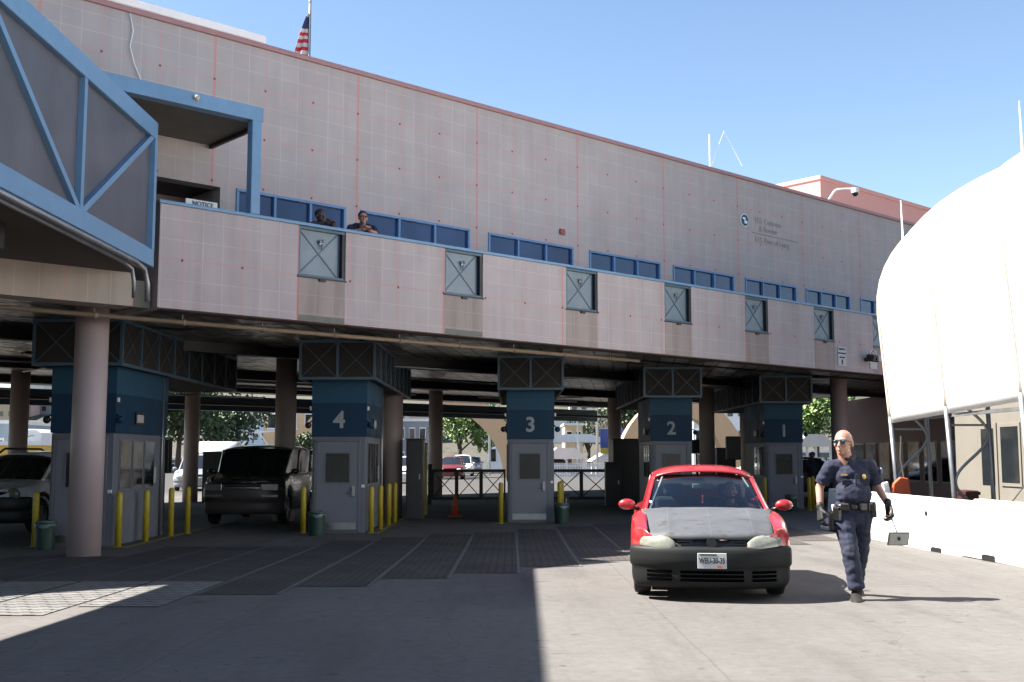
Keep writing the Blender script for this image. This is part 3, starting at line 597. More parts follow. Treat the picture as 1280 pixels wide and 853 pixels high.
# ------------------------------------------------------------ vehicles
def vehicle(name,label,loc,rz,L,Wd,H,m,hood_m,zb,zh0,zh1,yc,yw,yr0,yr1,bump_m,wr=.31,grp=None,detail=None,axf=.85,axr=None,taper=.14):
    """front at local y=0 facing -y.  zh0/zh1 hood heights front/cowl, yc cowl, yw windscreen top, yr0/yr1 rear roof end / tail"""
    o=thing(name,label,'car',loc,rz,grp); hw=Wd/2; axr=axr or L-.75; belt=zh1
    yf=lambda x: .34*(min(1,abs(x)/hw))**3
    def HW(y): return hw*min(1,max(.01,y/.34))**.34*(1 if y<L-.4 else 1-.12*((y-L+.4)/.4)**2)
    def arch(y):
        z=zb
        for a in (axf,axr):
            d=abs(y-a)
            if d<wr+.07: z=max(z,math.sqrt((wr+.07)**2-d*d)+wr*.9)
        return z
    def side(s):
        n=70; ny=[.03+(L-.04)*(i/n) for i in range(n+1)]; ny=[y for y in ny]
        def fn(u,v):
            y=.03+(L-.04)*u; h=HW(y); zs=(zh0+(zh1-zh0)*min(1,y/yc)**.7) if y<yc else belt
            zs-=.015+(.12*max(0,1-y/.2) if y<.2 else 0); z0=min(arch(y),zs-.06)
            xi=max(h*.80,min(h*.99,hw*.795)); xm=(h+xi)/2
            P=[(h*.95,z0),(h*.985,z0+(zs-z0)*.25),(h,z0+(zs-z0)*.55),(max(xi,h*.99),z0+(zs-z0)*.82),(max(xm,h*.955) if y>.3 else xm,zs-.02),(xm,zs),(xi,zs+.01)]
            k=v*(len(P)-1); i=min(int(k),len(P)-2); f=k-i
            return (s*(P[i][0]*(1-f)+P[i+1][0]*f),y,P[i][1]*(1-f)+P[i+1][1]*f)
        return fn
    mb=MB(); mb.patch(side(1),80,12); mb.patch(side(-1),80,12)
    hwb=hw*.80
    mb.patch(lambda u,v:((2*u-1)*hwb*.98,L-.03-.03*(2*u-1)**2,zb+.05+(belt-zb-.05)*v),8,6)
    body=part(mb,'body',m,o,smooth=True,solid=-.012)
    # hood
    def hoodf(u,v):
        s=2*u-1; wh=hw*(.80+.06*v); x=s*wh; y0=yf(x)+.03; y=y0+(yc-y0)*v
        z=zh0+(zh1-zh0)*v**.8+.038*(1-s*s)*(.45+.55*math.sin(PI*min(1,v*.9)))+.009*math.exp(-((abs(s)-.66)/.09)**2)*(1-v*.3)
        if v<.04: z-=.03
        return (x,y,z-.008*(abs(s)>.97))
    part(MB().patch(hoodf,44,24),'hood',hood_m,o,smooth=True,solid=-.02)
    # nose behind grille
    part(MB().patch(lambda u,v:((2*u-1)*hw*.9,yf((2*u-1)*hw*.9)+.05,zb+.25+(zh0-zb-.27)*v),20,2),'grille',M_black,o,smooth=True,solid=-.02)
    # bumper
    zt=zb+(zh0-zb)*.78
    prof=[(zb-.04,.07),(zb,.02),(zb+.06,0),(zb+(zt-zb)*.45,.0),(zb+(zt-zb)*.55,-.035),(zt-.03,-.035),(zt-.005,-.02),(zt,.03)]
    def bm(u,v):
        k=v*(len(prof)-1); i=min(int(k),len(prof)-2); f=k-i; z=prof[i][0]*(1-f)+prof[i+1][0]*f; off=prof[i][1]*(1-f)+prof[i+1][1]*f
        a=(u-.5)*2; th=a*1.0
        if abs(a)<.82: x=a/.82*hw*.975; y=.30*(abs(x)/hw)**3.2
        else: x=math.copysign(hw*.975,a); y=.30+(abs(a)-.82)/.18*.22
        nx=(abs(x)/hw)**6; return (x*(1-off*.9*nx) , y+off*(1-nx*.8),z)
    bu=part(MB().patch(bm,60,16),'front_bumper',bump_m,o,smooth=True,solid=-.02)
    # greenhouse
    rw=hw-taper-.10; bw=hw*.85
    wt=.09
    def ws(u,v):
        s=2*u-1; w=(bw-.06)+(rw-bw+.0)*v; x=s*w; y=yc+.01+(yw-yc)*v+.10*(s*s)*(1)-.10; y+=.04
        return (x,y,belt-.0+(H-.135-belt)*v+.012*math.sin(PI*v)+.055*(1-abs(s)**2.6)*v)
    part(MB().patch(ws,20,10),'windscreen',M_glass if detail else M_dglass,o,smooth=True)
    def roof(u,v):
        s=2*u-1; w=rw*(1-.04*abs(2*v-1)**2); x=s*w; y=yw-.075+(yr0-yw+.1)*v+.10*s*s*(1-v)
        return (x,y,H-.132-.025*abs(s)**8+.055*(1-abs(s)**2.6)+.085*math.sin(PI*min(1,v*.8+.05))*(1-.3*abs(s)**3)-.02*(v**3))
    part(MB().patch(roof,20,16),'roof',m,o,smooth=True,solid=-.02)
    mb=MB()
    for s in (-1,1):
        def pil(u,v,s=s):
            return (s*(bw+(rw-bw)*v+.005-(1-u)*.05),yc+.02+(yw-yc)*v+.035+u*.09*(1+0*v),belt-.02+(H-.11-belt)*v)
        mb.patch(pil,2,10)
        mb.patch(lambda u,v,s=s:(s*(bw+(rw-bw)*v+.006),yw+.35+(yr0-yw-.3)*0+u*.10+.75,belt-.02+(H-.1-belt)*v),2,4)
        mb.patch(lambda u,v,s=s:(s*(bw+(rw-bw)*v+.004),yr0-.35+u*.35+(yr1-yr0)*(1-v)*u,belt-.02+(H-.1-belt)*v),3,4)
        mb.patch(lambda u,v,s=s:(s*(hw*.80+(bw-hw*.8)*v+.02),yc+(yr1-yc)*u,belt-.01),6,1)
    part(mb,'pillars',m,o,smooth=True,solid=-.02)
    for s in (-1,1):
        part(MB().patch(lambda u,v,s=s:(s*(bw+(rw-bw)*v),yc+.1+(yw-yc)*v*.97+(yr0-.1-(yc+.1)-(yw-yc)*v*.97)*u+(yr1-yr0-.1)*(1-v)*u,belt-.02+(H-.1-belt)*v),6,4),'side_window',M_dglass if not detail else M_glass,o,smooth=True)
    part(MB().patch(lambda u,v:((2*u-1)*(bw+(rw-bw)*v),yr1-.02+(yr0-yr1)*v,belt+(H-.12-belt)*v),6,4),'rear_window',M_dglass,o,smooth=True)
    # floor / dark underbody
    part(MB().box((-hw+.2,.35,zb+.02),(hw-.2,L-.2,zb+.12)),'underbody',M_black,o)
    # wheels
    for ax in (axf,axr):
        for s in (-1,1):
            w=thing('w','','',(s*(hw-.115),ax,wr)); 
            for q in ('label','category'): 
                if q in w: del w[q]
            w.name='wheel'; w.parent=o
            mb=MB(); pr=[(-.095,wr*.66),(-.10,wr*.85),(-.085,wr*.97),(-.05,wr),(.05,wr),(.085,wr*.97),(.10,wr*.85),(.095,wr*.66)]
            mb.patch(lambda u,v:(pr[min(7,round(v*7))][0],pr[min(7,round(v*7))][1]*math.cos(2*PI*u),pr[min(7,round(v*7))][1]*math.sin(2*PI*u)),36,7)
            part(mb,'tyre',M_rub,w,smooth=True)
            mb=MB().tube([(s*.06,0,0),(s*.075,0,0)],wr*.2,14)
            for k in range(5):
                a=2*PI*k/5; mb.bar((s*.07,0,0),(s*.07,wr*.62*math.cos(a),wr*.62*math.sin(a)),.07,.03,(1,0,0))
            mb.tube([(-.06,0,0),(s*.045 if s>0 else .0,0,0)],wr*.64,24); mb.patch(lambda u,v:(s*(.05+.04*v),wr*(.64+.03*v)*math.cos(2*PI*u),wr*(.64+.03*v)*math.sin(2*PI*u)),28,1)
            part(mb,'rim',M_rim,w)
    # mirrors
    for s in (-1,1):
        mz=belt+.06
        mr=part(MB().ball((s*(hw+.07),yc+.32,mz),(.105,.055,.065)),'door_mirror',m,o,smooth=True)
        part(MB().tube([(s*(hw-.08),yc+.36,mz-.06),(s*(hw+.03),yc+.33,mz-.03)],.022,8),'mirror_stalk',M_black,mr,smooth=True)
    return o,dict(hw=hw,yf=yf,bu=bu,belt=belt,zt=zt,bm=bm)
# red hatchback
CX,CY=2.1,11.95
car,K=vehicle('hatchback_car','red hatchback with grey primer hood and black bumper driving out of the lane','%',0 and 0 or 0,4.15,1.735,1.44,M_red,M_hood,.20,.685,.935,1.05,1.98,3.35,4.0,mat('faded_black_bumper',(.035,.036,.038),.5,var=.3,scale=5),detail=1) if 0 else vehicle('hatchback_car','red hatchback with grey primer hood and black bumper driving out of the lane',(CX,CY,gz(CY)),R(-7),4.15,1.735,1.44,M_red,M_hood,.20,.685,.935,1.05,1.98,3.35,4.0,mat('faded_black_bumper',(.019,.020,.021),.6,var=.3,scale=5,spec=.2),detail=1)
car.scale=(.97,.97,.97)
for s in (-1,1):
    # headlight: rounded lens following the nose
    def hl(u,v,s=s):
        a=(2*u-1);b=(2*v-1); x=.585+a*.20; 
        h=.090*(1-max(0,abs(a))**3.2*.75)*(1.06 if a<0 else .96)
        bulge=.05*max(0,(1-a*a))**.5*max(0,1-b*b)**.5
        z=.625+.012*a*1.0+b*h
        return (s*x,K['yf'](x)-bulge-.005+.25*(z-.60),z)
    part(MB().patch(hl,20,14),'headlight',M_lens,car,smooth=True,solid=.02)
part(MB().tube([(0,-.012,.64),(0,.04,.64)],.055,24),'round_badge',M_black,car)
mb=MB()
for z in (.585,.615,.645): mb.box((-.36,.035,z),(.36,.045,z+.012))
part(mb,'grille_slats',M_dark,car)
# lower intake slots
mb=MB()
for x0,x1 in ((-.34,.34),(-.70,-.43),(.43,.70)):
    for z in (.225,.268,.311): mb.patch(lambda u,v,x0=x0,x1=x1,z=z:(x0+(x1-x0)*u,.30*(abs(x0+(x1-x0)*u)/.8675)**3.2-.026,z+.030*v),8,1)
part(mb,'intake_slot',mat('matt_void',(.003,.003,.003),1,var=0,spec=.0),K['bu'])
pl=part(MB().box((-.155,-.075,.37),(.155,-.06,.535)),'number_plate',M_plate,car,bevel=.004)
pl.location.x=.0
text('WEU-30-35','plate_lettering',.085,M_ink,pl,(0,-.078,.452),bold=.0015,ext=.002,sx=.66)
part(MB().box((.06,-.0775,.378),(.11,-.0755,.40)),'plate_sticker',M_orange,pl); part(MB().box((-.13,-.0775,.51),(.05,-.0755,.525)),'plate_strip',M_green,pl)
for s in (-1,1): part(MB().ball((s*.80,.215,.47),(.03,.03,.02)),'indicator',M_orange,car)
# cabin
for s in (-1,1):
    part(MB().box((s*.35-.25,2.05,.35),(s*.35+.25,2.5,.55)).box((s*.35-.24,2.42,.5),(s*.35+.24,2.58,1.05)).box((s*.35-.13,2.45,1.06),(s*.35+.13,2.53,1.22)),'front_seat',M_seat,car,bevel=.05)
part(MB().box((-.66,1.12,.6),(.66,1.5,.90)),'dashboard',mat('grey_dash',(.05,.055,.06),.7),car,bevel=.05)
part(MB().box((-.62,3.0,.4),(.62,3.2,1.0)),'rear_seat',M_seat,car,bevel=.06)
pts=[(.35+.19*math.cos(2*PI*k/24),1.62-.09*math.sin(2*PI*k/24)*.6,.90+.18*math.sin(2*PI*k/24)) for k in range(25)]
sw=part(MB().tube(pts,.016,8,cap=False),'steering_wheel',M_black,car,smooth=True)
part(MB().bar((.17,1.62,.9),(.53,1.62,.9),.03,.03).ball((.35,1.62,.9),(.06,.03,.06)),'wheel_spokes',M_black,sw)
rm=part(MB().box((-.13,1.83,1.17),(.13,1.86,1.235)),'rear_view_mirror',mat('mirror_back_pale',(.35,.42,.38),.3),car,bevel=.02)
part(MB().tube([(0,1.84,1.17),(0,1.84,1.08)],.004,6).ball((0,1.84,1.07),(.016,.012,.02)).ball((0,1.84,1.035),(.012,.01,.018)).ball((0,1.84,1.0),(.014,.01,.02)),'hanging_charm',mat('red_charm',(.5,.05,.06),.6),rm)
mb=MB().tube([(-.55,1.02,.945),(-.2,1.12,.965),(.05,1.13,.965)],.009,6).tube([(0,1.02,.945),(.35,1.12,.965),(.62,1.16,.955)],.009,6); part(mb,'wipers',M_black,car)
part(MB().tube([(.0,3.0,1.40),(.0,3.25,1.62)],.004,6),'aerial',M_black,car)
for s in (-1,1):
    part(MB().patch(lambda u,v,s=s:(s*(.672-.165*v+(-.0)*u-.018*(1-u)),1.125+.86*v+.015*u,.95+.375*v),2,10),'windscreen_trim',mat('pale_sun_trim',(.2,.23,.22),.5),car,solid=.004)
# van and others
M_van=mat('dark_van_paint',(.05,.047,.045),.3,var=.05,coat=.6); M_sil=mat('silver_paint',(.62,.66,.72),.3,.0,var=.05,coat=.6)
vx=px(306,26.5)
van,KV=vehicle('dark_van','dark grey minivan waiting in the lane left of booth 4','',0,4.8,1.9,1.85,M_van,M_van,.3,.95,1.15,.95,1.75,4.5,4.75,mat('van_bumper',(.12,.09,.085),.4),wr=.34,taper=.06) if 0 else vehicle('minivan','dark grey minivan waiting in the lane left of booth 4',(vx,26.4,-.13),0,4.8,1.9,1.9,M_van,M_van,.32,1.02,1.2,.85,1.45,4.55,4.75,mat('van_bumper',(.13,.10,.095),.35),wr=.34,taper=.0)
van['category']='van'
for s in (-1,1):
    part(MB().box((s*.66-.2,-.03,.82),(s*.66+.2,.2,.98)),'headlight',mat('bright_headlight',(.85,.85,.85),.12,.8),van,bevel=.015)
    part(MB().box((s*.66-.2,-.025,.66),(s*.66+.2,.2,.735)),'indicator',mat('bright_headlight',(.85,.85,.85),.12,.8),van,bevel=.01)
mb=MB()
for k in range(6): mb.box((-.44,-.02,.70+k*.048),(.44,.03,.712+k*.048))
part(mb,'grille_slats',M_rim,van); part(MB().box((-.44,-.03,.86),(.44,.02,.90)),'grille_bar',mat('chrome_trim',(.9,.9,.9),.15,.9),van)
suv,KS=vehicle('parked_suv','silver SUV with black fenders and roof rails at the left edge behind the yellow bollard',(px(15,24.2)-.15,23.2,-.13),R(-5),4.5,1.85,1.72,M_sil,M_sil,.3,.9,1.1,1.0,1.75,4.0,4.4,mat('suv_bumper_black',(.03,.03,.035),.5),wr=.36)
suv['category']='car'
for s in (-1,1):
    part(MB().tube([(s*.6,1.8,1.7),(s*.6,2.0,1.79),(s*.6,3.6,1.79),(s*.6,3.9,1.7)],.025,8),'roof_rail',M_black,suv,smooth=True)
    part(MB().ball((s*.66,.14,.84),(.16,.06,.13)),'headlight',M_lens,suv,smooth=True)
    mb=MB(); mb.tube([(s*.925,.85+.47*math.cos(a),.36+.47*math.sin(a)) for a in [PI*k/12 for k in range(13)]],.045,8); part(mb,'wheel_arch_trim',M_black,suv,smooth=True)
def bgcar(x,Y,m,label,h=1.5,rz=0,L=4.4):
    c,k=vehicle('parked_car',label,(px(x,Y),Y,-.13),rz,L,1.8,h,m,m,.25,.75,.98,1.0,1.9,3.5,4.2,m,grp='cars beyond the gates')
    for s in (-1,1): part(MB().ball((s*.62,.06,.68),(.17,.08,.08)),'headlight',M_white,c)
    return c
M_cred=mat('bg_red_car',(.22,.03,.04),.3,coat=.5); M_cwh=mat('bg_white_car',(.7,.7,.7),.3,coat=.5); M_csl=mat('bg_silver_car',(.4,.42,.45),.3,coat=.5)
bgcar(563,78,M_cred,'red car queued beyond the gate, left of the two pale cars',1.6)
bgcar(577,90,M_cwh,'white car queued beyond the gate, middle of three',1.7)
bgcar(590,104,M_csl,'silver car at the back right of the queue beyond the gate',1.6)
bgcar(244,52,M_csl,'silver car beyond the far column left of the dark van',1.7,R(10))
bgcar(258,62,M_cwh,'white car just left of the dark van, far behind',1.5)
bgcar(508,66,M_cwh,'white car seen left of the tall grey cabinet',1.6)
bgcar(1022,60,M_cwh,'white car beyond booth 1 under the pale canopy',1.6,R(60))
bgcar(1085,44,mat('bg_dark_car',(.04,.045,.06),.3,coat=.5),'dark car parked by the pink wall',1.6,R(80))
bgcar(730,92,M_csl,'silver car on the road beyond the white fence, right of booth 3',1.5,R(90))

# ------------------------------------------------------------ tent
TE=thing('white_tent','large white fabric vault shelter on steel frames at the right','tent',(0,0,0))
def tentf(Yv,u):
    # u 0..1 : leg bottom up, over the crown, down the far side
    if u<.18: f=u/.18; return (7.84-.18*f,Yv,2.17+ (23.2-Yv)*.028+(4.5-2.17)*f)
    a=(u-.18)/.82*PI; cx=12.9
    return (cx-5.24*math.cos(a)*(1-0),Yv,4.5+3.02*max(0,math.sin(a))**.9)
def tent(u,v):
    Yv=23.2-21*v; x,y,z=tentf(Yv,u); fr=(v*7)%1.0 if v<1 else 0; b=max(0,math.sin(PI*fr))**.7*.24*min(1,max(0,(u-.1)/.25))
    cx,cz=12.9,4.2; d=Vector((x-cx,0,z-cz)); d.normalize(); return (x+d.x*b,y,z+d.z*b)
part(MB().patch(tent,48,84),'tent_fabric',M_tent,TE,smooth=True,solid=.01)
mb=MB()
for k in range(8):
    Yv=23.2-3*k; pts=[tentf(Yv,i/40) for i in range(41)]; mb.tube([(p[0]*1-.02,p[1],p[2]+.015) for p in pts],.03,6)
part(mb,'frame_rib',mat('fabric_seam',(.75,.68,.58),.6),TE,smooth=True)
part(MB().box((7.88,2.3,2.2),(7.95,23.2,2.26),None),'lower_rail',M_galv,TE)
for k in range(8):
    Yv=23.2-3*k; zt=2.3+(23.2-Yv)*.028
    lg=part(MB().tube([(7.94,Yv,-.13),(7.9,Yv,1.0),(7.82,Yv,zt)],.045,10),'tent_leg',M_galv,TE,smooth=True)
    part(MB().tube([(8.62,Yv,-.13),(8.6,Yv,1.2),(8.55,Yv,3.2)],.04,10),'inner_leg',M_galv,lg,smooth=True)
    pts=[]
    for i in range(49):
        z=.0+2.35*i/48; tri=math.sin(2*PI*(z/1.7)+.9); pts.append((8.25+.31*tri,Yv,z))
    part(MB().tube(pts,.028,8),'lacing_tube',M_galv,lg,smooth=True)
    part(MB().tube([(7.9,Yv,2.05),(8.58,Yv,2.05)],.02,8),'tie_bar',M_galv,lg)
part(MB().tube([(8.6,19.9,.45),(8.62,17.6,1.8)],.012,6),'bracing_cable',M_galv,TE)
for x,y,z0,z1 in ((7.97,22.5,5.75,6.7),(9.0,19.3,6.5,7.75)):
    tag(part(MB().tube([(x,y,z0),(x-.02,y,z1)],[.022,.01],8),'rod_aerial',M_white),'thin white whip aerial '+('on the far end of the tent roof' if z1<7 else 'near the right edge on top of the tent'),'aerial','whip aerials on the tent')
# jersey barriers
prof=[(-.30,0),(-.30,.06),(-.13,.28),(-.08,.9),(.08,.9),(.13,.28),(.30,.06),(.30,0)]
p0=Vector((7.2,25.4)); p1=Vector((7.95,8.0)); dv=(p1-p0); Lt=dv.length; dv.normalize(); n=6; bl_=3.6
LJ=['farthest, directly behind the walking officer','second from the far end, beside the officer with the mirror','middle, with the first dark slot right of the officer','near the right edge of the picture','past the right edge nearest but one','nearest, past the right edge']
for k in range(6):
    a=p0+dv*(bl_*k); o=thing('jersey_barrier','white concrete jersey barrier '+LJ[k],'barrier',(a.x,a.y,-.13),math.atan2(dv.y,dv.x)+PI/2-PI/2,'white barriers in front of the tent')
    z=gz(a.y+dv.y*1.5); o.location.z=z
    mb=MB().prism([(q,h) for q,h in prof],0,0.0,bl_-.03); part(mb,'barrier_body',M_jersey,o,bevel=.015)
    for q in (.7,2.4): part(MB().box((q,-.312,.0),(q+.42,-.295,.075)).box((q+.04,-.308,.075),(q+.38,-.29,.09)),'forklift_slot',M_black,o)
    part(MB().ball((1.8,-.12,.62),(.03,.02,.05)),'lifting_hole',M_dark,o)
# hazard board lying on the barrier
hz=thing('hazard_board','orange and white plastic board with a thin whip leaning behind the barrier','safety board',(px(1120,22.6),22.6,.75))
part(MB().prism([(-.16,0),(.22,0),(.18,.30),(.02,.33),(-.12,.2)],1,-.05,.05),'board',M_orange,hz,bevel=.02)
part(MB().box((-.30,-.04,.03),(-.17,.04,.28),Matrix.Rotation(R(-12),4,'Y')),'board',M_white,hz,bevel=.02)
part(MB().tube([(.1,0,.3),(.04,0,.7),(.07,0,1.15)],.012,6),'whip',M_steel,hz)
# site office container behind the tent legs
co=thing('site_cabin','beige site cabin with dark windows and doors under the tent','cabin',(10.6,12,-.1))
part(MB().box((0,0,0),(2.6,14.9,2.75)),'cabin_wall',M_beige,co,bevel=.02)
for k in range(6):
    y=.4+k*2.2; w=part(MB().box((-.03,y,.95),(-.002,y+1.0,2.3)),'window',M_white if 0 else M_beige,co,bevel=.005)
    part(MB().box((-.036,y+.08,1.03),(-.031,y+.92,2.22)),'pane',M_dglass,w)
    dr=part(MB().box((-.03,y+1.15,.05),(-.002,y+2.05,2.32)),'door',M_beige,co,bevel=.005)
    part(MB().box((-.036,y+1.27,.95),(-.031,y+1.93,2.2)),'door_pane',M_dglass,dr); part(MB().box((-.06,y+1.3,.75),(-.031,y+1.42,.79)),'handle',M_black,dr)
oc=thing('red_crate','red plastic crate stacked behind the barrier under the tent','crate',(px(1203,21.5),21.5,-.13))
part(MB().box((-.12,-.3,0),(.12,.3,.98)),'crate_body',mat('dull_red_crate',(.07,.02,.015),.6),oc,bevel=.02); part(MB().box((-.14,-.32,.9),(.14,.32,.96)),'crate_rim',mat('dull_red_crate',(.07,.02,.015),.6),oc)
# pink side wall at the far right below the building
pw=thing('pink_wall_building','pink rendered wall with a row of tall windows, seen right of the officer','building',(14.6,30,-.13))
part(MB().box((0,0,0),(.4,19,4.0)),'wall',mat('dull_pink_render',(.62,.40,.38),.8,var=.06,scale=2),pw)
for k in range(11):
    w=part(MB().box((-.04,.6+k*1.6,.7),(-.002,1.8+k*1.6,2.15)),'window',M_cream,pw); part(MB().box((-.05,.66+k*1.6,.76),(-.041,1.74+k*1.6,2.09)),'pane',M_dglass,w)

# ------------------------------------------------------------ roof items
def floc(t,d,z): return Vector((.4+.7424*t-.6699*d,23.3+.6699*t+.7424*d,z))
p=floc(-3.03,4,9.0); fo=thing('flagpole','thin grey flagpole on the roof edge','flagpole',p)
part(MB().tube([(0,0,0),(0,0,2.62)],[.035,.025],10),'pole',M_galv,fo,smooth=True); part(MB().ball((0,0,2.64),.04),'finial',M_galv,fo)
def flagm():
    g=G('striped_flag_cloth'); x,y,z=g.sep(); s=[(0.,(.55,.03,.04))]; c=0
    z0=1.35; n=7
    f=g.math('DIVIDE',g.math('SUBTRACT',z,.9),1.45)
    st=[(0.0,(.55,.02,.04)),(.12,(.6,.6,.6)),(.18,(.55,.02,.04)),(.24,(.6,.6,.6)),(.30,(.55,.02,.04)),(.36,(.6,.6,.6)),(.42,(.55,.02,.04)),(.48,(.6,.6,.6)),(.54,(.55,.02,.04)),(.60,(.6,.6,.6)),(.65,(.55,.02,.04)),(.70,(.6,.6,.6)),(.76,(.02,.035,.13)),(.95,(.6,.6,.6))]
    g.col(g.ramp(f,st,True)); g.set(.8); return g.m
fo2=part(MB().patch(lambda u,v:(-.03-(.02+.50*(1-v)**.9)*u, .05*math.sin(u*9+v*3)*(1-v)+.06*math.sin(v*5)*u, .9+1.45*v-.10*u*(1-v)+.04*math.sin(u*6)),18,24),'national_flag',flagm(),None,smooth=True,solid=.006)
fo2.location=p; tag(fo2,'red, white and blue striped flag hanging limp from the rooftop pole','flag')
def cc(t,label):
    p=floc(t,2.2,9.5); o=thing('rooftop_camera',label,'camera',p,0)
    part(MB().tube([(0,0,0),(.25,-.06,.36),(.33,-.08,.40),(.85,-.2,.40)],.035,8),'camera_arm',M_white,o,smooth=True)
    part(MB().tube([(.85,-.2,.42),(.85,-.2,.26)],.12,16),'camera_housing',M_white,o); part(MB().ball((.85,-.2,.25),.10),'camera_dome',M_black,o,smooth=True)
cc(14.9,'white dome camera on a bent arm in front of the pink rooftop block')
p=floc(11.3,4,9); an=thing('rooftop_aerial','pale wire aerial with folded elements on the roof','aerial',p)
part(MB().tube([(0,0,0),(0,0,2.4)],.02,6).tube([(0,0,1.3),(.45,0,2.5),(1.0,0,1.4)],.012,6),'aerial_rods',M_white,an)
pk=thing('pink_block','pink flat-roofed block rising on the main roof at the right, its end face sunlit','building',floc(26.92,10,9.06),BA)
part(MB().box((0,0,0),(15,8,4.65)),'wall',M_pinkb,pk); part(MB().box((-.06,-.06,4.652),(15.06,8.06,4.84)),'parapet',M_pinkb,pk,bevel=.02)

# ------------------------------------------------------------ people
def hand(mb,w,d,side,curl=.5,sc=1.0,palm=Vector((0,-1,0)),spread=.12):
    """w wrist point, d direction of the hand, palm normal; thumb to the side vector"""
    d=Vector(d).normalized(); pn=(palm-d*palm.dot(d)).normalized(); sd_=d.cross(pn).normalized()*side
    w=Vector(w); L=.095*sc
    for k in range(5):
        o_=(k-2)*.0165*sc; mb.limb(w+sd_*o_*.6,w+d*L+sd_*o_,.019*sc,.016*sc,8)
    fl=[.068,.078,.072,.056]
    for k in range(4):
        b=w+d*L*.97+sd_*(.028-.019*k)*sc; a=curl; seg=fl[k]*sc; p=b; ang=spread*(1.5-k)*.3
        for j,(l,r0,r1) in enumerate(((.42,.0105,.0098),(.33,.0098,.009),(.25,.009,.0075))):
            an=curl*(j+.6); dd=(d*math.cos(an)+pn*math.sin(an)+sd_*ang*.5).normalized(); q=p+dd*seg*l*1.15; mb.limb(p,q,r0*sc,r1*sc,8); p=q
    b=w+d*L*.25+sd_*.03*sc; p=b
    for j,(l,r0,r1) in enumerate(((.045,.016,.013),(.034,.0125,.011),(.026,.011,.009))):
        dd=(d*(.65+.1*j)+sd_*(.7-.35*j)+pn*(.35+.25*j)).normalized(); q=p+dd*l*sc; mb.limb(p,q,r0*sc,r1*sc,8); p=q
def head(mb,c,yaw,sc=1.0,fat=1.0):
    """adds a head with nose, chin, ears to mb; faces -y turned by yaw"""
    rot=Matrix.Rotation(yaw,3,'Z'); P=lambda x,y,z:Vector(c)+rot@Vector((x*sc,y*sc,z*sc))
    mb.ball(P(0,.01,.025),(.077*sc*fat,.097*sc,.098*sc),rot,24,16)
    mb.ball(P(0,-.022,-.045),(.060*sc*fat,.068*sc,.075*sc),rot,20,12)
    mb.ball(P(0,-.058,-.092),(.032*sc*fat,.03*sc,.024*sc),rot)
    mb.tube([P(0,-.088,.012),P(0,-.112,-.03),P(0,-.10,-.04)],[.009*sc,.016*sc,.014*sc],8); mb.ball(P(0,-.108,-.03),.016*sc,None,8,6)
    mb.ball(P(0,-.088,-.062),(.026*sc,.014*sc,.007*sc),rot,12,8); mb.ball(P(0,-.084,-.074),(.022*sc,.013*sc,.008*sc),rot,12,8)
    mb.ball(P(0,-.078,.032),(.058*sc*fat,.02*sc,.012*sc),rot,12,8)
    for s in (-1,1):
        mb.ball(P(s*.080*fat,.012,-.012),(.012*sc,.022*sc,.034*sc),rot,12,8); mb.ball(P(s*.043,-.07,-.02),(.02*sc,.02*sc,.018*sc),rot,10,8)
    return P,rot
def eyes(P,rot,parent,sc=1):
    mb=MB()
    for s in (-1,1): mb.ball(P(s*.031,-.083,.008),(.013*sc,.008*sc,.007*sc),rot,10,8)
    part(mb,'eyes',M_white,parent,smooth=True); mb=MB()
    for s in (-1,1): mb.ball(P(s*.031,-.090,.008),(.006*sc,.003*sc,.006*sc),rot,8,6)
    part(mb,'pupils',M_ink,parent)
def lips(P,rot,parent): part(MB().ball(P(0,-.099,-.067),(.024,.006,.004),rot,12,8),'mouth',mat('lips',(.3,.11,.09),.5),parent)
V=Vector
# ---- walking officer
OX,OY=px(1062,12.35),12.35; gzO=gz(OY)
of=thing('person','bald officer in sunglasses and navy uniform walking with an inspection mirror','person',(OX,OY,gzO))
hR,hL=V((-.115,.02,.93)),V((.105,.02,.93)); kR,kL=V((-.085,-.14,.50)),V((.10,.12,.50)); aR,aL=V((-.03,-.15,.10)),V((.115,.36,.15))
sR,sL=V((-.235,.03,1.415)),V((.215,.03,1.42)); eR,eL=V((-.335,.09,1.19)),V((.30,.06,1.19)); wR,wL=V((-.365,-.02,.97)),V((.345,-.12,1.01))
mb=MB(); P,rot=head(mb,(-.10,-.05,1.68),R(-38),1.14,1.06)
mb.limb((-.055,.01,1.46),(-.095,-.02,1.62),.075,.074); mb.ball((-.03,.04,1.38),(.16,.07,.10))
mb.limb(V((-.1,.04,1.42)),sR,.055,.055).limb(V((.1,.04,1.42)),sL,.055,.055)
for s,e,w in ((sR,eR,wR),(sL,eL,wL)): mb.limb(s,e,.055,.045); mb.limb(e,w,.046,.032)
mb.limb((-.01,.04,1.35),(0,.02,1.02),.09,.11)
for h,k,a in ((hR,kR,aR),(hL,kL,aL)): mb.limb(h,k,.085,.058); mb.limb(k,a,.055,.04)
hand(mb,wR,(-.02,-.25,-1),1,.55,1,V((.9,.2,0))); hand(mb,wL,(.12,-.1,-1),-1,.9,1,V((-.9,-.3,0)))
blob(mb,'body',M_skin,of,.0075,3)
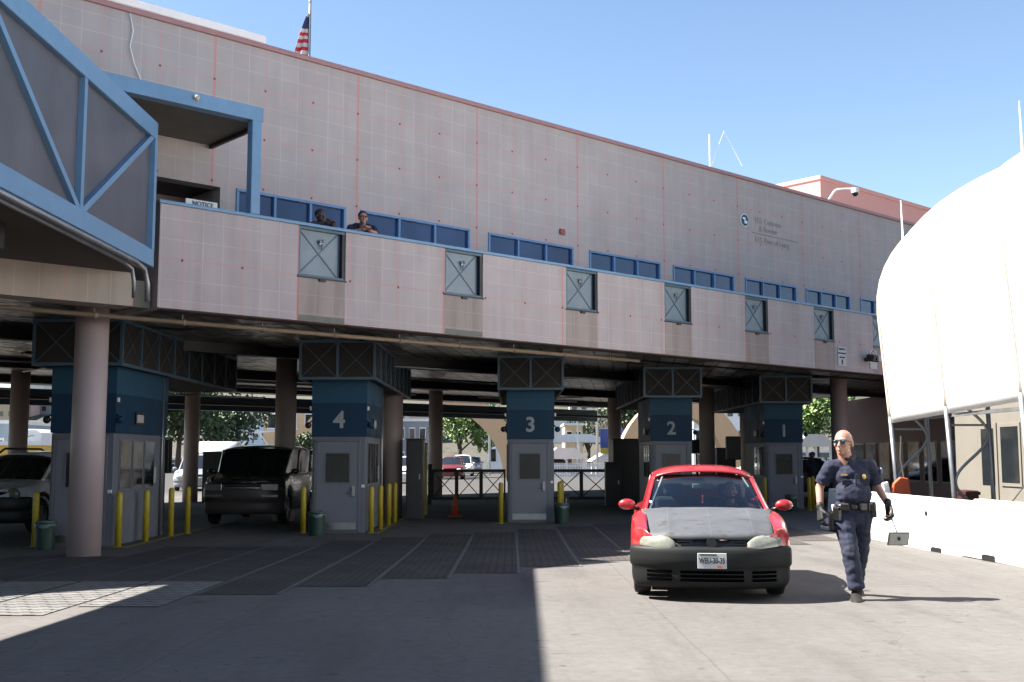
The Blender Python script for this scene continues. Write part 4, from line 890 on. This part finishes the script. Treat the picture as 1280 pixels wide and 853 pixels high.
# shirt
mb=MB(); mb.ball((-.01,.03,1.31),(.215,.15,.16)).ball((0,-.02,1.13),(.198,.175,.19)).ball((0,0,1.01),(.195,.155,.08)).limb((-.13,.03,1.42),(.12,.03,1.42),.085,.085).limb((-.04,.03,1.44),(-.06,.01,1.50),.10,.078)
for s,e in ((sR,eR),(sL,eL)):
    q=s.lerp(e,.82); mb.limb(s.lerp(V((0,.03,1.42)),.4),s,.078,.074); mb.tube([s,q],[.074,.076],16)
shirt=blob(mb,'shirt',M_navy,of,.009,2,.011,9)
part(MB().tube([(-.115,-.03,1.535),(-.06,-.09,1.49),(-.01,-.05,1.53)],.016,8).tube([(-.13,.05,1.55),(-.06,.09,1.56),(.02,.05,1.545)],.018,8),'collar',M_navy,shirt,smooth=True)
# trousers
mb=MB(); mb.ball((0,.01,.95),(.195,.145,.10)).ball((0,.03,.88),(.17,.14,.12))
for h,k,a in ((hR,kR,aR),(hL,kL,aL)):
    mb.limb(h,k,.118,.094); e2=k.lerp(a,.95); mb.tube([k,k.lerp(a,.5),e2],[.093,.088,.086],18); mb.ball(k,.093)
    mb.ball(e2+V((0,0,.02)),(.079,.08,.04))
tr=blob(mb,'trousers',M_navy2,of,.009,2,.012,8)
for a,d in ((aR,V((-.25,-1,-.28))),(aL,V((.05,-1,-.75)))):
    d.normalize(); h=a+V((0,.05,-.05)); t=h+d*.27; mb=MB()
    mb.limb(a+V((0,0,.02)),a+V((0,0,-.03)),.055,.055); mb.limb(h,h+d*.14,.056,.064); mb.limb(h+d*.14,t,.064,.056); mb.limb(h+V((0,0,-.01)),t+V((.0,0,-.005)),.04,.036)
    blob(mb,'boot',mat('worn_boot',(.035,.033,.03),.7,spec=.2,var=.3,scale=30),of,.009,2)
# belt kit
mb=MB()
for z in (0,): mb.patch(lambda u,v:(.205*math.cos(2*PI*u),.0+.165*math.sin(2*PI*u),.965+.05*v),36,2)
belt=part(mb,'duty_belt',M_leather,of,smooth=True,solid=.012)
for a,w,h,dz in ((-155,.045,.15,-.08),(-125,.05,.08,0),(-100,.03,.05,0),(-75,.045,.08,0),(-50,.05,.08,0),(-25,.04,.1,0),(-8,.05,.14,-.05)):
    A=R(a); c=V((.215*math.cos(A),.175*math.sin(A),.99+dz)); m=Matrix.Translation(c)@Matrix.Rotation(A+PI/2,4,'Z')
    part(MB().box((-w,-.03,-h/2),(w,.03,h/2),m),'belt_pouch',M_leather,belt,bevel=.012)
part(MB().box((-.265,-.06,.74),(-.215,.04,.93)),'holster',M_black,belt,bevel=.015)
part(MB().box((-.23,-.02,.91),(-.2,.03,1.01)),'white_cloth',M_white,belt,bevel=.01)
part(MB().ball((.085,-.156,1.315),(.021,.01,.029)),'badge',M_gold,shirt)
part(MB().box((-.16,-.135,1.325),(-.09,-.125,1.342),Matrix.Translation((0,.0,0))),'name_tag',M_gold,shirt)
for s,x in ((-1,-.105),(1,.09)):
    part(MB().box((x-.05,-.150,1.22),(x+.05,-.135,1.27)).box((x-.052,-.156,1.262),(x+.052,-.145,1.282)),'chest_pocket',M_navy,shirt,bevel=.01)
part(MB().box((-.02,-.175,1.10),(.0,-.165,1.34)),'shirt_placket',M_navy2,shirt,bevel=.004)
part(MB().box((-.0,-.168,1.30),(.03,-.15,1.35)).tube([(0,-.165,1.3),(.1,-.155,1.15),(.17,-.12,1.0)],.004,6),'shoulder_mic',M_black,shirt)
part(MB().ball((.318,.0,1.37),(.012,.035,.04)),'shoulder_patch',mat('patch_blue_white',(.35,.4,.5),.7),shirt)
# gloves
for w,dr,sd2,cu,pn in ((wR,(-.02,-.25,-1),1,.55,V((.9,.2,0))),(wL,(.12,-.1,-1),-1,.9,V((-.9,-.3,0)))):
    mb=MB(); hand(mb,w,dr,sd2,cu,1.27,pn); mb.limb(V(w)+V((0,.005,.03)),V(w),.042,.036); blob(mb,'glove',M_glove,of,.006,2)
# glasses, stubble
mb=MB()
for s in (-1,1): mb.ball(P(s*.036,-.094,.010),(.030,.010,.019),rot@Matrix.Rotation(R(-8*s),3,'Z'),14,10)
gl=part(mb,'sunglasses',mat('mirror_lens',(.05,.12,.2),.08,.7),of,smooth=True)
mb=MB()
for s in (-1,1): mb.tube([P(s*.066,-.084,.015),P(s*.082,-.03,.012),P(s*.084,.02,.0)],.004,6)
mb.tube([P(-.065,-.09,.022),P(0,-.104,.02),P(.065,-.09,.022)],.0045,6); part(mb,'glasses_frame',M_black,gl)
mb=MB(); mb.ball(P(0,.030,.012),(.089*1.06,.096,.080),rot,24,16); hr=blob(mb,'hair',M_grhair,of,.008,1); lips(P,rot,of)
# inspection mirror held in his left hand
g0=wL+V((.02,-.04,-.10)); mi=thing('inspection_mirror','square framed inspection mirror on a thin handle held by the walking officer','mirror',(OX,OY,gzO))
part(MB().tube([g0+V((-.0,0,.05)),g0+V((.0,-.02,-.06)),g0+V((.03,-.08,-.20))],.008,8),'handle',M_steel,mi,smooth=True)
c=g0+V((.03,-.10,-.25)); m=Matrix.Translation(c)@Matrix.Rotation(R(25),4,'X')
part(MB().box((-.115,-.012,-.08),(.115,.012,.08),m),'mirror_frame',M_rim,mi,bevel=.05)
part(MB().box((-.098,-.016,-.064),(.098,-.0125,.064),m),'mirror_glass',mat('mirror_face',(.55,.57,.5),.3,.1),mi,bevel=.004)
part(MB().ball(c+V((0,-.03,0)),(.015,.012,.02)),'mirror_clamp',M_black,mi)
# ---- two people leaning on the balcony
def leaner(t,label,skin,hair,glasses,lean,yaw,hand_x):
    p=floc(t,.34,4.6); o=thing('person',label,'person',p,BA*.3)
    mb=MB(); hz=1.24+lean; P,rot=head(mb,(0,-.18,hz),yaw,1,1.05); mb.limb((0,-.02,hz-.2),(0,-.14,hz-.08),.062,.055); mb.ball((0,.05,hz-.3),(.17,.11,.16)); mb.limb((0,.12,.95),(0,.25,.5),.15,.14)
    sh=[V((-.21,.02,hz-.17)),V((.21,.02,hz-.17))]; el=[V((-.24,-.2,1.05)),V((.24,-.2,1.05))]; wr=[V((hand_x-.04,-.36,1.09)),V((hand_x+.05,-.35,1.08))]
    for i in (0,1): mb.limb(sh[i],el[i],.052,.043); mb.limb(el[i],wr[i],.043,.03); hand(mb,wr[i],(.12*(1 if i==0 else -1),-.45,.25),1 if i else -1,.7,1,V((0,.2,-1)))
    for s in (-1,1): mb.limb((s*.1,.25,.5),(s*.11,.3,.0),.08,.05)
    blob(mb,'body',skin,o,.01,2)
    mb=MB(); mb.ball((0,.04,hz-.30),(.205,.15,.19)).limb((0,.1,.9),(0,.22,.5),.17,.16).limb((-.12,.0,hz-.15),(.12,.0,hz-.15),.085,.085)
    for i in (0,1): mb.tube([sh[i],sh[i].lerp(el[i],.8)],[.08,.07],14); mb.ball(sh[i],.08)
    blob(mb,'shirt',M_navy,o,.012,2,.005,12)
    mb=MB()
    for s in (-1,1): mb.limb((s*.09,.24,.52),(s*.11,.3,.05),.105,.075)
    mb.ball((0,.23,.52),(.18,.15,.13)); blob(mb,'trousers',M_navy2,o,.014,2)
    mb=MB(); mb.ball(P(0,.026,.052),(.090,.100,.088),rot,20,14); blob(mb,'hair',hair,o,.01,1)
    if glasses:
        mb=MB()
        for s in (-1,1): mb.ball(P(s*.034,-.094,.010),(.032,.010,.018),rot,12,8)
        mb.tube([P(-.08,-.03,.014),P(-.06,-.092,.018),P(.06,-.092,.018),P(.08,-.03,.014)],.006,6); part(mb,'sunglasses',mat('dark_red_lens',(.1,.015,.015),.15),o,smooth=True)
    else: eyes(P,rot,o)
    part(MB().ball((-.20,-.06,hz-.25),(.03,.03,.04)),'shoulder_patch',mat('patch_blue_white',(.35,.4,.5),.7),o); lips(P,rot,o)
    return o
leaner(-4.98,'dark-skinned officer in navy leaning on the balcony rail above the first hatch, head turned aside',M_skin2,M_hair,False,.0,R(35),.16)
leaner(-4.05,'officer in red-tinted sunglasses leaning over the balcony rail with clasped hands',M_skin,M_hair,True,.10,R(8),.05)
# ---- driver
dr=thing('person','driver sitting at the steering wheel of the red car','person',(CX,CY,gz(CY)),R(-7)); dr.scale=(.97,.97,.97)
mb=MB(); P,rot=head(mb,(.36,2.12,1.13),R(5),.95); mb.limb((.36,2.2,.98),(.36,2.16,1.06),.055,.05); mb.ball((.36,2.25,.78),(.17,.11,.2)); mb.limb((.36,2.3,.6),(.36,2.25,.75),.15,.16)
for s in (-1,1):
    sh=V((.36+s*.18,2.2,.9)); el=V((.36+s*.24,1.98,.72)); wr=V((.36+s*.17,1.72,.86)); mb.limb(sh,el,.048,.04); mb.limb(el,wr,.038,.028); hand(mb,wr,(-s*.1,-.9,.4),s,.8,1,V((-s*.8,0,-.4)))
    mb.limb((.36+s*.1,2.25,.56),(.36+s*.12,1.8,.6),.08,.06); mb.limb((.36+s*.12,1.8,.6),(.36+s*.12,1.5,.35),.055,.04)
blob(mb,'body',M_skin,dr,.01,2)
mb=MB(); mb.ball((.36,2.24,.80),(.2,.14,.2)).limb((.36,2.3,.55),(.36,2.25,.75),.17,.17)
for s in (-1,1): sh=V((.36+s*.18,2.2,.9)); el=V((.36+s*.24,1.98,.72)); mb.limb(sh,el,.068,.055)
blob(mb,'shirt',mat('driver_shirt',(.03,.03,.04),.9),dr,.012,2)
mb=MB(); mb.ball(P(0,.03,.045),(.08,.088,.082),rot,20,14); blob(mb,'hair',M_hair,dr,.01,1); eyes(P,rot,dr)
# ---- man standing in the shade by booth 1
sm=thing('person','man in dark clothes standing in shade right of booth 1','person',(px(1013,36.5),36.5,-.13))
mb=MB(); P,rot=head(mb,(0,0,1.64),R(-60)); mb.limb((0,.02,1.45),(0,0,1.56),.06,.055).ball((0,.02,1.3),(.18,.11,.2)).limb((0,0,1.2),(0,0,.95),.14,.14)
for s in (-1,1): mb.limb((s*.19,.02,1.4),(s*.24,.05,1.12),.05,.04).limb((s*.24,.05,1.12),(s*.22,-.08,.88),.04,.03); hand(mb,(s*.22,-.08,.88),(0,-.2,-1),s,.4); mb.limb((s*.09,0,.92),(s*.1,0,.5),.08,.06).limb((s*.1,0,.5),(s*.1,0,.08),.055,.04).limb((s*.1,.03,.05),(s*.12,-.16,.04),.045,.035)
blob(mb,'body',M_skin2,sm,.012,2)
mb=MB(); mb.ball((0,.02,1.28),(.21,.14,.22)).limb((0,0,1.2),(0,0,.95),.16,.16)
for s in (-1,1): mb.limb((s*.19,.02,1.4),(s*.24,.05,1.12),.07,.055)
blob(mb,'shirt',M_navy,sm,.014,2); mb=MB()
for s in (-1,1): mb.limb((s*.09,0,.92),(s*.1,0,.5),.11,.085).limb((s*.1,0,.5),(s*.1,0,.12),.08,.07)
blob(mb,'trousers',M_navy2,sm,.014,2); mb=MB(); mb.ball(P(0,.03,.045),(.082,.09,.082),rot); blob(mb,'hair',M_hair,sm,.012,1)

# ------------------------------------------------------------ background
def tree(x,Y,zc,r,h,m,label,n=2600,seed=1):
    rnd=random.Random(seed); o=thing('tree',label,'tree',(px(x,Y),Y,-.15),0,'trees beyond the lanes')
    mb=MB(); mb.tube([(0,0,0),(.1,0,zc*.5),(.0,.1,zc)],[.28,.2,.1],10); cl=[]
    for k in range(9):
        a=rnd.uniform(0,2*PI); d=rnd.uniform(.25,.8)*r; c=V((d*math.cos(a),d*math.sin(a),zc+rnd.uniform(-.45,.75)*h)); cl.append((c,rnd.uniform(.35,.6)*r)); mb.tube([(0,0,zc*rnd.uniform(.35,.7)),c*.6+V((0,0,zc*.25)),c],[.1,.06,.03],6)
    part(mb,'trunk',M_bark,o,smooth=True); mb=MB(); cl.append((V((0,0,zc+h*.4)),r*.6))
    for i in range(n):
        c,rr=cl[i%len(cl)]; q=V((rnd.gauss(0,1),rnd.gauss(0,1),rnd.gauss(0,.8))); q=q.normalized()*rr*rnd.uniform(.35,1)**.5*rnd.uniform(.8,1.15); p=c+q
        u=V((rnd.uniform(-1,1),rnd.uniform(-1,1),rnd.uniform(-1,1))).normalized(); v=u.orthogonal().normalized(); s=rnd.uniform(.09,.2)*(r/3.5)**.5; mb.quad(p-u*s-v*s*.6,p+u*s-v*s*.6,p+u*s+v*s*.6,p-u*s+v*s*.6)
    part(mb,'crown',m,o); return o
tree(574,108,4.6,3.6,3.4,M_leafL,'light green tree above the queued cars between booths 4 and 3',4200,3)
tree(224,95,5.0,3.8,3.5,M_leafD,'dark green tree left of the far column at the left lane',3600,5)
tree(272,100,5.2,4.2,3.5,M_leafD,'dark green tree above the white vaulted kiosk',4200,8)
tree(788,100,5.2,3.0,3.2,M_leafD,'green tree between booths 3 and 2',3000,11)
tree(1018,92,4.6,3.2,3.0,M_leafL,'bright green tree right of booth 1',3400,13)
tree(378,60,1.9,.9,.9,M_leafD,'small shrub tree beside the tan wall left of booth 4',900,17)
tree(735,160,5.0,3.0,2.5,M_leafD,'far green tree on the hillside right of booth 3',1500,19)
# hillside
mb=MB(); 
def hill(u,v):
    x=-420+840*u; y=190+260*v; return (x,y,-.4+ (14+16*v+9*noise.noise(V((x*.006,y*.004,3)))+2*noise.noise(V((x*.03,y*.03,1))))*min(1,v*3.2)-(4 if abs(x)<3 else 0)*0)
mb.patch(hill,90,24)
gH=G('scrub_hillside'); c=gH.ramp(gH.noise(.3,7,.8),[(.35,(.05,.055,.03)),(.5,(.115,.10,.075)),(.62,(.035,.045,.022))]); gH.col(c); gH.set(.95)
tag(part(mb,'hillside',gH.m,smooth=True),kind='structure')
rh=random.Random(4); HC=[mat('house_white',(.6,.58,.54),.8),mat('house_tan',(.5,.38,.26),.8),mat('house_pink',(.55,.36,.3),.8),mat('house_grey',(.35,.35,.34),.8)]
hn=0
posw=['far left','left','upper left','lower left','middle','upper middle','lower middle','right','upper right','lower right','far right']
HL={0:'white',1:'tan',2:'pink',3:'grey'}
hx=sorted([8,25,36,48,215,318,503,507,512,522,528,695,700,706,712,718,724,730,736,741,745,751,756,785,790,880,884,895,903,915,1008,1012,1022])
ORD=['first','second','third','fourth','fifth','sixth','seventh','eighth','ninth','tenth','eleventh','twelfth','thirteenth','fourteenth','fifteenth','sixteenth']
cnt={}; HK=[rh.randrange(4) for _ in hx]
for i,x in enumerate(hx):
    Y=rh.uniform(205,300); k=HK[i]; u=(px(x,Y)+420)/840; v=(Y-190)/260; z=hill(u,v)[2]; cnt[k]=cnt.get(k,0)+1
    w,d,h=rh.uniform(4,8),rh.uniform(4,7),rh.uniform(2.8,5.5)
    o=thing('hillside_house','%s flat-roofed hillside house, %s %s one from the left'%(HL[k],ORD[cnt[k]-1],HL[k]),'house',(px(x,Y),Y,z-1),0,'houses on the hillside')
    part(MB().box((-w/2,0,0),(w/2,d,h+1)),'wall',HC[k],o); part(MB().box((-w/2-.2,-.2,h+1),(w/2+.2,d+.2,h+1.25)),'roof',HC[(k+1)%4],o)
    for q in range(2): part(MB().box((-w/4+q*w/2-.5,-.05,1.9),(-w/4+q*w/2+.5,-.01,3.0)),'window',M_dglass,o)
# tan arch building
M_tanb=mat('tan_stucco',(.62,.42,.24),.85,var=.06)
def arch(xl,xr,Y,label,h=13,span=4.2,gap=6.5):
    o=thing('arch_monument',label,'arch',(px(xl,Y),Y,-.15)); w=px(xr,Y)-px(xl,Y); mb=MB(); n=20; cx=w-1.2; 
    inn=[(cx*math.cos(PI*k/n)*1.0 ,gap*math.sin(PI*k/n)) for k in range(n+1)]
    out=[((cx+1.7)*math.cos(PI*k/n),(gap+1.7)*math.sin(PI*k/n)) for k in range(n+1)]
    for k in range(n):
        A=[inn[k],inn[k+1],out[k+1],out[k]]; f=[mb.b.verts.new((a[0],0,a[1])) for a in A]; g_=[mb.b.verts.new((a[0],3,a[1])) for a in A]
        mb.b.faces.new(f); mb.b.faces.new(g_[::-1])
        for j in range(4): mb.b.faces.new((f[j],g_[j],g_[(j+1)%4],f[(j+1)%4]))
    part(mb,'arch_band',M_tanb,o); return o
def arch_at(xc,Y,half,gap,label,th=1.6):
    o=thing('arch_monument',label,'arch',(px(xc,Y),Y,-.15)); n=22; mb=MB()
    inn=[(half*math.cos(PI*k/n),gap*math.sin(PI*k/n)) for k in range(n+1)]; out=[((half+th)*math.cos(PI*k/n),(gap+th)*math.sin(PI*k/n)) for k in range(n+1)]
    for k in range(n):
        A=[inn[k],inn[k+1],out[k+1],out[k]]; f=[mb.b.verts.new((a[0],0,a[1])) for a in A]; g_=[mb.b.verts.new((a[0],2.5,a[1])) for a in A]
        mb.b.faces.new(f); mb.b.faces.new(g_[::-1])
        for j in range(4): mb.b.faces.new((f[j],g_[j],g_[(j+1)%4],f[(j+1)%4]))
    part(mb,'arch_band',M_tanb,o); part(MB().box((-half-th-.2,-.2,0),(-half+.2,2.7,.6)),'arch_footing',M_tanb,o); part(MB().box((half-.2,-.2,0),(half+th+.2,2.7,.6)),'arch_footing',M_tanb,o)
arch_at(655-640+560-50+10,84,6.2,5.2,'tan concrete arch curving down behind the gate left of booth 3') if 0 else None
arch_at(508,84,7.3,6.0,'tan concrete arch curving down behind the gate left of booth 3')
arch_at(852,84,3.4,4.6,'tan arch beyond booths 2 and 1')
def bldg(x0,x1,ytop,Y,m,label,cat='building',rows=1,cols=4,dep=8,win=True,name='far_building'):
    X0,X1=px(x0,Y),px(x1,Y); h=pz(ytop,Y)+.15; o=thing(name,label,cat,(X0,Y,-.15)); w=X1-X0
    part(MB().box((0,0,0),(w,dep,h)),'wall',m,o); part(MB().box((-.15,-.15,h),(w+.15,dep+.15,h+.25)),'roof',M_white,o)
    if win:
        for r in range(rows):
            for c_ in range(cols):
                cx=w*(c_+.5)/cols; z=h*(r+.5)/rows; f=part(MB().box((cx-w/cols*.3,-.06,z-h/rows*.25),(cx+w/cols*.3,-.002,z+h/rows*.25)),'window',M_white,o)
                part(MB().box((cx-w/cols*.25,-.08,z-h/rows*.2),(cx+w/cols*.25,-.061,z+h/rows*.2)),'pane',M_dglass,f)
    return o
bldg(-60,52,557,70,mat('yellow_wall',(.62,.40,.08),.8,var=.04),'low yellow wall beyond the silver SUV','wall',win=False,dep=2,name='yellow_wall')
bldg(-60,12,530,78,mat('grey_cladding',(.3,.36,.4),.7),'grey low building above the yellow wall at the left edge',cols=3)
bldg(330,400,506,120,M_tanb,'tan building behind the dark column left of booth 4',rows=2,cols=3)
bldg(292,348,505,150,mat('pale_blue_wall',(.5,.62,.72),.7),'pale blue building with dark window band above the dark van',rows=3,cols=5)
bldg(496,548,527,130,mat('grey_flat',(.4,.4,.41),.8),'grey flat-roofed building seen left of the far column between booths 4 and 3',rows=2,cols=4)
bldg(608,640,512,125,M_white,'white building behind the tan arch at the left edge of booth 3',rows=2,cols=2)
bldg(706,728,532,135,M_tanb,'tan tower building right of booth 3',rows=2,cols=2)
bldg(866,932,500,120,M_white,'bright white building beyond booths 2 and 1',rows=3,cols=5)
bldg(1000,1060,566,110,M_beige,'low beige building beyond the lane right of booth 1',cols=6)
bldg(196,300,575,105,M_beige,'low beige building behind the kiosk left of the dark van',cols=7)
# lorry box / caravan
cv=thing('caravan','white caravan body with a dark script line parked above the yellow wall','caravan',(px(22,74),74,2.0))
part(MB().prism([(0,0),(1.7,0),(1.7,1.0),(1.3,1.25),(.3,1.25),(0,1.0)],1,0,4),'caravan_body',M_white,cv,bevel=.05); part(MB().bar((.4,-.02,.7),(1.2,-.02,.85),.02,.08,(0,1,0)),'script_line',M_dark,cv); part(MB().box((.1,-.3,-2.1),(1.6,3.8,-.01)),'caravan_base',M_white,cv)
def canopy(x0,x1,yt,yb,Y,label,dep=6,vault=False,m=None):
    X0,X1=px(x0,Y),px(x1,Y); w=X1-X0; zt,zb=pz(yt,Y)+.15,pz(yb,Y)+.15; o=thing('white_canopy',label,'canopy',(X0,Y,-.15),0,'white canopies beyond the lanes')
    if vault: part(MB().patch(lambda u,v:(w*v,dep*.0+1.2-1.2*math.cos(PI*u),zb+(zt-zb)*math.sin(PI*u)),12,2),'canopy_roof',m or M_tent,o,smooth=True,solid=.05); dep=2.4
    else: part(MB().prism([(-.2,zb),(w+.2,zb),(w+.1,zb+.12),(w*.7,zt),(w*.25,zt),(-.1,zb+.12)],1,0,dep),'canopy_roof',m or M_tent,o)
    for q in (0.06,.5,.94):
        for yy in (.2,dep-.2): part(MB().tube([(w*q,yy,0),(w*q,yy,zb)],.09,8),'canopy_post',M_white,o)
    return o
canopy(246,294,552,567,66,'white vaulted kiosk roof left of the dark van',vault=True)
canopy(686,762,543,553,112,'long white canopy across the road right of booth 3')
canopy(684,732,560,574,90,'nearer white canopy behind the white fence right of booth 3')
canopy(742,800,566,577,96,'low white canopy left of booth 2')
canopy(776,800,546,552,92,'white canopy under the green tree left of booth 2')
canopy(998,1040,543,558,70,'white peaked canopy right of booth 1')
canopy(16,62,540,556,82,'white awning above the yellow wall')
fe=thing('picket_fence','white picket fence along the far road right of booth 3','fence',(px(684,80),80,-.15)); mb=MB(); w=px(765,80)-px(684,80)
for k in range(40): mb.box((w*k/40,0,0.05),(w*k/40+.07,.03,1.15))
part(mb,'pickets',M_white,fe); part(MB().box((0,.035,.25),(w,.07,.33)).box((0,.035,.9),(w,.07,.98)),'fence_rail',M_white,fe)
bs=thing('blue_sign','blue roadside sign with a yellow lower strip left of booth 2','sign',(px(750,95),95,-.15)); part(MB().box((0,0,2.3),(2.0,.1,3.9)),'sign_face',mat('sign_blue',(.03,.07,.3),.5),bs); part(MB().box((0,-.02,1.8),(2.0,.08,2.28)),'sign_strip',M_yel,bs); part(MB().tube([(1,.05,0),(1,.05,2.3)],.08,8),'post',M_galv,bs)
for k,(x,Y,h,l) in enumerate([(746,88,9,'tall pale pole left of the blue sign'),(612,95,7,'thin street lamp pole in front of the white building'),(722,100,5,'short pole in front of the tan tower')]):
    o=thing('street_pole',l,'pole',(px(x,Y),Y,-.15),0,'poles along the far road'); part(MB().tube([(0,0,0),(0,0,h)],[.12,.07],8),'pole',M_galv,o); part(MB().box((-.1,-.1,h),(.9,.1,h+.12)),'pole_head',M_galv,o)
# white mast structure above the van
ms=thing('tensioned_mast','white diagonal truss masts in front of the pale blue building','mast',(px(315,120),120,-.15)); mb=MB()
for a,b in (((-4.5,0,0),(0,0,7.5)),((-3,0,0),(3,0,8)),((4,0,0),(-1,0,6.5)),((-1,0,4),(5,0,4.5))): mb.tube([a,b],.1,6)
part(mb,'mast_struts',M_white,ms)

# unseen wing left of the yard, added to keep sky light off the shaded ground
nb=thing('unseen_sky_blocker','plain low unseen wing, added left of the yard to block sky light','building',(-13.5,-22,-.1))
part(MB().box((-16,0,0),(0,33,6.8)),'wall',M_stain,nb); part(MB().box((-16.2,-.2,6.8),(.15,33.2,7.0)),'roof',M_pink,nb)
for k in range(7): w=part(MB().box((.003,2+k*4.3,1.2),(.05,4.4+k*4.3,2.6)),'window',M_blue2,nb); part(MB().box((.051,2.1+k*4.3,1.3),(.06,4.3+k*4.3,2.5)),'pane',M_bglass,w)
